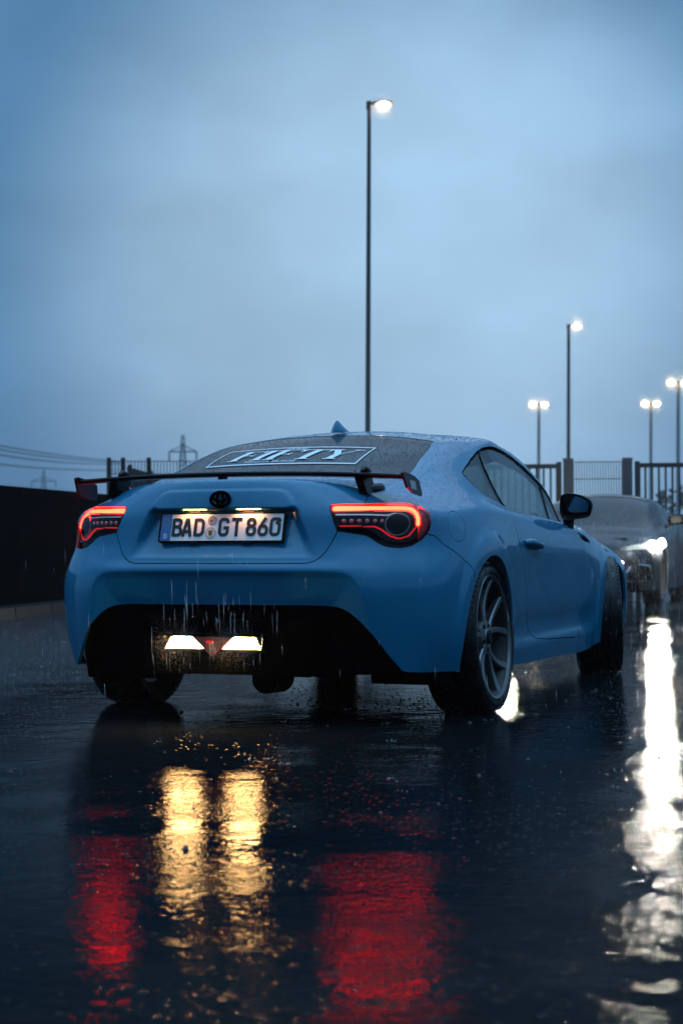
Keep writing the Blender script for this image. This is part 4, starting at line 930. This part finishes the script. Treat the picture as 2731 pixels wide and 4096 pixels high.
for i,(ya,yb,yc,xb,xc) in enumerate(((1778,1812,1846,180,430),(1795,1825,1850,180,430),(1812,1842,1857,170,430),(1868,1873,1880,180,430))):
    A_,B_,C_=ray_at(-260,ya-55,260),ray_at(xb,yb,430),ray_at(xc+60,yc,620)
    pts=[]
    for t in np.linspace(0,1,15):
        p=(1-t)**2*A_+2*t*(1-t)*(2*B_-.5*A_-.5*C_)+t*t*C_; pts.append(p)
    cable(pts,.16,['topmost','second from the top','third from the top','lowest'][i]+' power cable crossing the sky above the black wall')
# ================================================================ far trees
def leaf_mass(name,blobs,n,size,m,seed):
    g=np.random.default_rng(seed); c=np.array([b[:3] for b in blobs]); r=np.array([b[3:6] for b in blobs]); k=g.choice(len(blobs),n,p=(r.prod(1)**.67)/(r.prod(1)**.67).sum())
    d=g.normal(size=(n,3)); d/=np.linalg.norm(d,axis=1,keepdims=True); p=c[k]+d*r[k]*(g.random((n,1))**.25); p[:,2]=np.abs(p[:,2])
    a=g.normal(size=(n,3)); a/=np.linalg.norm(a,axis=1,keepdims=True); q=np.cross(a,g.normal(size=(n,3))); q/=np.linalg.norm(q,axis=1,keepdims=True); s=size*(.5+g.random((n,1)))
    V=np.stack([p-a*s,p+q*s*.6,p+a*s,p-q*s*.6],1).reshape(-1,3); return npmesh(name,V,[np.arange(4*n).reshape(-1,4)],False,m)
lf=mat('dark_foliage',(.022,.032,.020),.7)
bl=[]
for i in range(150):
    t=i/149; az=math.radians(-8.6+200*t+random.uniform(-.5,.5)); d=random.uniform(120,165); h=random.uniform(1.6,3.4)*(1+.9*min(1,t*6))
    bl.append((CX+d*math.sin(az),CY+d*math.cos(az),h*.8,random.uniform(5,10),random.uniform(5,10),h))
lf2=mat('near_foliage',(.018,.026,.018),.7); b2=[]
for i in range(80):
    az=math.radians(30+190*i/79+random.uniform(-1,1)); d=random.uniform(42,56); hh=random.uniform(2.2,4.2)
    b2.append((CX+d*math.sin(az),CY+d*math.cos(az),hh*.85,random.uniform(2.5,4.5),random.uniform(2.5,4.5),hh))
tag(obj('tree_belt',leaf_mass('tree_belt',b2,30000,.32,lf2,8)),'dark belt of trees outside the picture, mirrored in the blue paint','trees',kind='stuff')
tag(obj('distant_trees',leaf_mass('distant_trees',bl,90000,.34,lf,3)),'dark far belt of trees behind the right gate','trees',kind='stuff')
# ================================================================ second car
def NET2():
    S=[]
    S.append([(0,.03,.18),(0,-.03,.33),(0,-.02,.48),(0,.02,.60),(0,.10,.70),(0,.45,.79),(0,1.05,.87),(0,1.50,1.06),(0,1.95,1.22),(0,2.45,1.285)])
    S.append([(.40,.06,.18),(.40,.0,.33),(.40,.02,.48),(.40,.06,.60),(.40,.15,.69),(.40,.5,.785),(.38,1.09,.865),(.36,1.52,1.055),(.33,1.96,1.21),(0,2.55,1.288)])
    S.append([(.66,.16,.18),(.66,.10,.33),(.66,.12,.48),(.66,.17,.60),(.66,.28,.685),(.64,.6,.77),(.60,1.17,.855),(.55,1.58,1.04),(.48,2.0,1.19),(0,2.65,1.29)])
    S.append([(.83,.38,.18),(.84,.34,.33),(.85,.36,.48),(.85,.42,.60),(.83,.52,.68),(.78,.80,.755),(.71,1.32,.85),(.63,1.68,1.03),(.545,2.05,1.175),(0,2.72,1.29)])
    S.append([(.88,.75,.18),(.89,.75,.33),(.90,.75,.48),(.90,.80,.60),(.875,.88,.69),(.82,1.08,.765),(.755,1.55,.86),(.67,1.85,1.025),(.575,2.15,1.175),(0,2.78,1.29)])
    S.append([(.88,1.3,.18),(.89,1.3,.33),(.90,1.3,.48),(.90,1.32,.62),(.885,1.4,.72),(.845,1.52,.81),(.79,1.85,.885),(.70,2.1,1.03),(.59,2.35,1.18),(0,2.85,1.29)])
    S.append([(.88,2.1,.17),(.89,2.1,.33),(.895,2.1,.48),(.895,2.1,.64),(.885,2.12,.75),(.86,2.18,.84),(.80,2.4,.91),(.71,2.55,1.05),(.595,2.7,1.185),(0,2.95,1.288)])
    S.append([(.88,3.1,.18),(.89,3.1,.33),(.90,3.1,.48),(.90,3.1,.66),(.88,3.1,.78),(.85,3.1,.87),(.78,3.12,.94),(.69,3.13,1.06),(.57,3.12,1.17),(0,3.1,1.28)])
    S.append([(.82,4.0,.2),(.83,4.02,.33),(.83,4.02,.48),(.83,4.0,.66),(.81,3.95,.78),(.77,3.85,.87),(.70,3.7,.93),(.60,3.6,1.03),(.45,3.45,1.12),(0,3.25,1.27)])
    S.append([(0,4.2,.2),(0,4.24,.33),(0,4.24,.48),(0,4.2,.66),(0,4.1,.8),(0,3.95,.88),(0,3.8,.93),(0,3.65,1.02),(0,3.5,1.12),(0,3.35,1.26)])
    return np.array(S,float)
def net_grid(N,nu,nv):
    mir=N*[-1,1,1]; E=np.concatenate([mir[2:0:-1],N,mir[-2:-4:-1]],0); E=np.concatenate([E,(E*[-1,1,1])[:,-2:-4:-1]],1)
    tu=np.r_[0,np.cumsum(np.linalg.norm(np.diff(E[:,1:6],axis=0),axis=2).mean(1)**.8)]; tu-=tu[2]; tv=np.r_[0,np.cumsum(np.linalg.norm(np.diff(E[2:9],axis=1),axis=2).mean(0)**.8)]
    ns,nr=N.shape[:2]; qu=np.linspace(0,tu[1+ns],nu); qv=np.linspace(0,tv[nr-1],nv)
    a=cspline(tu,E,qu); a=np.swapaxes(cspline(tv,np.swapaxes(a,0,1),qv),0,1); a[0,:,0]=0; a[-1,:,0]=0; a[:,-1,0]=0
    ru=np.interp(qu,tu[2:2+ns],np.arange(ns)); rv=np.interp(qv,tv[:nr],np.arange(nr)); return a,ru,rv
def use_grid(G,qu,qv):
    global QU,QV,GRID,NU,NV,GP,GN,UV,QUADS,U_,V_,NRM
    QU,QV,GRID=qu,qv,G; NU,NV=len(qu),len(qv); du=np.gradient(G,axis=0);dv=np.gradient(G,axis=1); NRM=np.cross(du,dv); NRM/=np.linalg.norm(NRM,axis=2,keepdims=True)+1e-12
    if (NRM[NU//2,NV//4]*[1,0,0]).sum()<0: NRM=-NRM
    GP=G.reshape(-1,3); GN=NRM.reshape(-1,3); UV=np.stack(np.meshgrid(qu,qv,indexing='ij'),-1).reshape(-1,2); i=np.arange(NU*NV).reshape(NU,NV)
    QUADS=np.stack([i[:-1,:-1],i[1:,:-1],i[1:,1:],i[:-1,1:]],-1).reshape(-1,4); q=GP[QUADS]; n=np.cross(q[:,1]-q[:,0],q[:,2]-q[:,0])
    if ((n*GN[QUADS[:,0]]).sum(1)>0).mean()<.5: QUADS=QUADS[:,::-1]
    U_,V_=UV[:,0],UV[:,1]
G2,ru,rv=net_grid(NET2(),170,110); use_grid(G2,ru,rv)   # u,v are now station and row numbers
x2,y2,z2=GP[:,0],GP[:,1],GP[:,2]
f2w=np.minimum(np.minimum(V_-6.12,8.1-V_),np.minimum(4.62-U_,1.0+0*U_)); f2s=sd([(5.05,6.2),(5.25,7.1),(5.55,7.9),(6.2,8.05),(7.0,7.9),(7.5,7.2),(7.2,6.3),(6.2,6.15)])
f2h=sd([(1.35,3.05),(2.0,3.25),(3.0,3.45),(3.55,4.1),(3.45,4.5),(3.0,4.35),(2.0,3.95),(1.4,3.5)]); 
f2g=sd([(-.5,.9),(.85,.9),(1.0,1.6),(.95,2.5),(.7,2.9),(-.5,2.9)]); f2i=sd([(1.45,.75),(2.75,.75),(2.65,1.75),(1.95,1.9)])
f2a=np.minimum(np.where((np.abs(x2)>.5)&(y2<2),np.hypot(y2-.86,z2-.31)-.36,1),np.where((np.abs(x2)>.5)&(y2>=2),np.hypot(y2-3.45,z2-.31)-.36,1))
p2=paint('dark_grey_paint',(.012,.015,.018)); p2.node_tree.nodes['Principled BSDF'].inputs['Coat Weight'].default_value=.45; hl=emit('headlight',(1,.93,.80),3000); drl=emit('daytime_strip',(.80,.92,1.0),1.2)
car2=empty('oncoming_car',(-1.60,12.05,0),math.radians(4.0)); tag(car2,'dark grey car facing the camera on the right with its headlights on','car')
panel('body',[-f2w-.03,-f2s-.03,-f2h-.02,-f2g-.02,-f2i-.02,f2a],p2,car2); panel('windshield',[f2w],M['rearglass'],car2,off=-.004); both('side_window',[f2s],M['rearglass'],car2,off=-.004)
panel('grille',[f2g],M['black'],car2,off=-.03,flange=-.03); 
f2c=sd([(2.82,3.50),(3.05,3.58),(3.45,4.05),(3.40,4.46),(3.22,4.42),(3.04,4.12),(2.82,4.02)])
for s in (1,-1):
    h=panel('headlight',[f2h],M['gloss'],car2,off=-.03,flange=-.03,side=s); bl=MB(); c_=G2[np.argmin(abs(ru-3.02)),np.argmin(abs(rv-3.88))]
    for ox,oz,rx,rz in ((-.045,-.006,.088,.043),(.058,.014,.040,.050)):
        V=[];N=16
        for i in range(7):
            th=math.pi*(i+.5)/7
            for q_ in range(N): V.append((s*(c_[0]+ox+rx*math.sin(th)*math.cos(6.2832*q_/N)),c_[1]-.004-ox*-.55-.035*math.cos(th)*0+.03*math.sin(th)*math.sin(6.2832*q_/N),c_[2]+oz+rz*math.cos(th)))
        bl.add(V,[(i*N+q_,i*N+(q_+1)%N,(i+1)*N+(q_+1)%N,(i+1)*N+q_) for i in range(6) for q_ in range(N)]+[tuple(range(N)),tuple(6*N+q_ for q_ in range(N))])
    bl.build('beam_lens',hl,h,True); panel('daytime_strip',[f2h-.03,2.70-U_,V_-3.55-(U_-1.4)*.19],drl,h,off=-.012,flange=.01,side=s)
    panel('headlight_cover',[f2h],M['glass'],h,off=.001,flange=0,side=s)
    panel('bumper_intake',[f2i],M['shell'],car2,off=-.05,flange=-.05,side=s)
    panel('intake_trim',[f2i+.09,.02-f2i],M['silver'],car2,off=.006,flange=.012,side=s)
    mr=MB(); V=[]; 
    for y,kk in ((1.50,.55),(1.53,.95),(1.60,1.0),(1.64,.92)): V+=[(s*(.95+a*kk),y,.955+b_*kk) for a,b_ in round_poly([(-.10,-.06),(.11,-.05),(.12,.04),(.06,.075),(-.10,.06)],1)]
    m_=len(V)//4; mr.add(V,[(i*m_+q,i*m_+(q+1)%m_,(i+1)*m_+(q+1)%m_,(i+1)*m_+q) for i in range(3) for q in range(m_)]+[tuple(range(m_)),tuple(3*m_+q for q in range(m_))]); mr.tube([(s*.82,1.62,.875),(s*.90,1.59,.92)],.022,8); mr.build('side_mirror',M['gloss'],car2,True)
    for yc in (.86,3.45):
        w=empty('wheel',(s*.87,yc,.31),parent=car2); t=MB(); t.lathe([(0,.23),(.005,.28),(-.02,.31),(-.19,.31),(-.21,.28),(-.2,.22)],36); t.build('tyre',M['rubber'],w,True)
        r=MB(); r.lathe([(0,.23),(-.02,.215),(-.05,.20),(-.06,.0),(-.10,.0),(-.10,.22)],30,closed=False); 
        if s<0: w.rotation_euler=(0,0,math.pi)
        r.build('rim',M['barrel'],w,True)
ub=MB(); ub.box(-.80,.80,.30,4.0,.16,.30); ub.box(-.70,.70,.08,.35,.17,.55); ub.box(-.55,.55,.3,3.8,.3,.75); ub.build('underbody',M['shell'],car2)
# ================================================================ rain, splashes, grit
mm_=bpy.data.materials.new('glow_drop_white'); mm_.use_nodes=True; k=NT(mm_); k.b.inputs['Base Color'].default_value=(.9,.93,.96,1); k.b.inputs['Roughness'].default_value=.8  # white droplets that make up the added glow round the lamps
rm=bpy.data.materials.new('rain_water'); rm.use_nodes=True; k=NT(rm); b=k.b; b.inputs['Base Color'].default_value=(.8,.88,.95,1); b.inputs['Roughness'].default_value=.05; b.inputs['Transmission Weight'].default_value=.6; b.inputs['IOR'].default_value=1.33
def shards(name,P,D,r,m):
    n=len(P); e=np.cross(D,[.31,.52,.11]); e/=np.linalg.norm(e,axis=1,keepdims=True); f=np.cross(D,e); f/=np.linalg.norm(f,axis=1,keepdims=True); r=np.asarray(r).reshape(-1,1)
    V=np.stack([P]+[P+D*.5+(e*math.cos(a)+f*math.sin(a))*r for a in (0,2.094,4.189)]+[P+D],1).reshape(-1,3)
    T=np.array([(0,1,2),(0,2,3),(0,3,1),(4,2,1),(4,3,2),(4,1,3)]); return npmesh(name,V,[(T[None]+(np.arange(n)*5)[:,None,None]).reshape(-1,3)],True,m)
g=np.random.default_rng(11)
hlp=car2.matrix_world
def cone_pts(n,d0,d1,x0,x1,y0,y1):
    d=(d0**2+(d1**2-d0**2)*g.random(n))**.5; px=x0+(x1-x0)*g.random(n); py=y0+(y1-y0)*g.random(n); F_=np.array(FWD);R_=np.array(RT);Up_=np.array(UP)
    return np.array([CX,CY,CZ])+d[:,None]*(F_+R_*((px-1365.5)/FPX)[:,None]+Up_*((2048-py)/FPX)[:,None])
P=np.concatenate([cone_pts(120,5,14,0,2731,2250,2900),cone_pts(900,9,20,2300,2900,2120,2700),cone_pts(60,6.0,6.6,600,1120,2400,2720)]); P=P[P[:,2]>.03]; n=len(P)
D=np.c_[g.normal(-.03,.02,n),g.normal(0,.02,n),np.ones(n)]*(.02+.09*g.random((n,1))**1.5); tag(obj('rain',shards('rain',P,D,.00035+.0004*g.random(n),rm)),'falling raindrops in front of the cars','rain',kind='stuff')
PM=[];nn_=[]  # droplets added to give the headlights their glow
for hx,hy in ((-.87,12.28),(-2.25,12.20)):
    n=7000; q=g.normal(size=(n,3)); q/=np.linalg.norm(q,axis=1,keepdims=True); q*=(g.random((n,1))**1.5)*[.62,.9,.55]; PM.append(np.array([hx,hy-.75,.58])+q)
P=np.concatenate(PM); P=P[P[:,2]>.02]; n=len(P); tag(obj('glow_drops',shards('glow_drops',P,np.c_[0*P[:,:2],np.full(n,.006)],np.full(n,.00042),mm_)),'droplets added to make the glow in front of the bright headlights','glow_drops',kind='stuff')
n=5200; P=np.array([0,-.945,.325])+g.normal(size=(n,3))*[.02,.035,.042]+np.c_[np.where(g.random(n)<.5,-1,1)*g.uniform(.05,.19,n),0*np.zeros((n,2))]  # droplets added for a golden halo at the reverse lamps
tag(obj('glow_drops',shards('glow_drops',P,np.c_[0*P[:,:2],np.full(n,.0016)],np.full(n,.00020),mm_)),'droplets added to make the golden halo around the reverse lamps','glow_drops',kind='stuff')
for (lx,ly,lz),n,sg_,r_ in (((-9.80,29.52,10.03),6500,.20,.0026),((-15.07,70.6,10.03),4000,.40,.005),((-28.05,113.65,9.98),2600,.34,.0065),((-27.27,113.95,9.98),2600,.34,.0065),((-20.76,115.26,9.93),2600,.34,.0065),((-19.98,115.56,9.93),2600,.34,.0065),((-15.89,97.86,9.78),2600,.34,.0065),((-15.11,98.14,9.78),2600,.34,.0065)):  # droplets added to build a halo round each lamp head
    P=np.array([lx+TL.x*lz,ly+TL.y*lz,lz])+g.normal(size=(n,3))*sg_*(.35+.9*g.random((n,1))); tag(obj('halo_drops',shards('halo_drops',P,np.c_[0*P[:,:2],np.full(n,r_*3)],np.full(n,r_),mm_)),'droplets added to make the halo around a street lamp head','rain','added droplets around the street lamps','stuff')
C=np.concatenate([g.uniform((-5.5,-2.5,0),(4.5,9,0),(420,3))]); dirs=[];pos=[]
for c in C:
    m=random.randint(4,9); a=g.uniform(0,6.28,m); rr=g.uniform(.002,.018,(m,1)); d=np.c_[np.cos(a),np.sin(a),g.uniform(.6,2.2,m)]; d/=np.linalg.norm(d,axis=1,keepdims=True); pos.append(c+np.c_[np.cos(a),np.sin(a),0*a]*rr+[0,0,.002]); dirs.append(d*g.uniform(.003,.014,(m,1)))
P=np.concatenate(pos);D=np.concatenate(dirs); tag(obj('rain_splash',shards('rain_splash',P,D,.0006+0*P[:,0],rm)),'tiny splashes of rain on the wet asphalt','splash',kind='stuff')
# stones of the asphalt standing up through the water film
sm=mat('wet_stone',(.006,.007,.008),.05); sm.node_tree.nodes['Principled BSDF'].inputs['IOR'].default_value=1.09
n=62000; P=np.c_[g.uniform(-4.2,4.6,n),g.uniform(-5.2,9.5,n)]; cl=g.uniform((-4.2,-5.2),(4.6,9.5),(170,2)); rr_=g.uniform(.25,.8,170); keep=np.zeros(n,bool)
for c,r_ in zip(cl,rr_): keep|=((P-c)**2).sum(1)<r_*r_*g.uniform(.2,1.3,n)
P=P[keep|(g.random(n)<.12)]; n=len(P); r_=g.uniform(.003,.0085,n); hh=r_*g.uniform(.07,.26,n); K=6; V=[]
for k1,k2 in ((1,0.0),(.78,.45),(.42,.86)):
    for q in range(K): a_=6.2832*q/K+k1; V.append(np.c_[P[:,0]+r_*k1*np.cos(a_),P[:,1]+r_*k1*np.sin(a_),hh*k2-.0002])
V.append(np.c_[P,hh]); m_=3*K+1; V=np.stack(V,1); F4=np.array([(i*K+q,i*K+(q+1)%K,(i+1)*K+(q+1)%K,(i+1)*K+q) for i in range(2) for q in range(K)]); F3=np.array([(2*K+q,2*K+(q+1)%K,3*K) for q in range(K)]); o_=(np.arange(n)*m_)[:,None,None]
tag(obj('asphalt_stones',npmesh('asphalt_stones',V.reshape(-1,3),[(F4[None]+o_).reshape(-1,4),(F3[None]+o_).reshape(-1,3)],True,sm)),'small wet stones standing out of the asphalt','stones',kind='stuff')
st=MB(); pm=mat('grit_stone',(.012,.012,.013),.35)
for _ in range(260):
    x,y=random.uniform(-5,4),random.uniform(-3.6,5); s=random.uniform(.003,.011)
    if -1<x<1 and -.3<y<3: continue
    V=[(x+s*random.uniform(.7,1.2)*math.cos(a),y+s*random.uniform(.7,1.2)*math.sin(a),0) for a in (0,1.26,2.51,3.77,5.03)]; T=[(q[0]*.4+x*.6,q[1]*.4+y*.6,s*random.uniform(.5,.9)) for q in V]
    st.add(V+T,[(i,(i+1)%5,5+(i+1)%5,5+i) for i in range(5)]+[(5,6,7,8,9)])
tag(st.build('grit',pm),'loose dark grit scattered on the wet asphalt','grit',kind='stuff')

# ================================================================ rain haze
hz=bpy.data.materials.new('haze_air'); hz.use_nodes=True; t=hz.node_tree; t.nodes.clear()
pv=t.nodes.new('ShaderNodeVolumePrincipled'); pv.inputs['Color'].default_value=(.80,.90,1,1); pv.inputs['Density'].default_value=.0006; pv.inputs['Anisotropy'].default_value=.55
ov=t.nodes.new('ShaderNodeOutputMaterial'); t.links.new(pv.outputs[0],ov.inputs['Volume'])
hb=MB(); hb.box(-760,760,-760,760,-1.0,40.0); tag(hb.build('haze',hz),'thin rain haze over the whole yard','haze',kind='stuff')
sc.cycles.volume_bounces=0
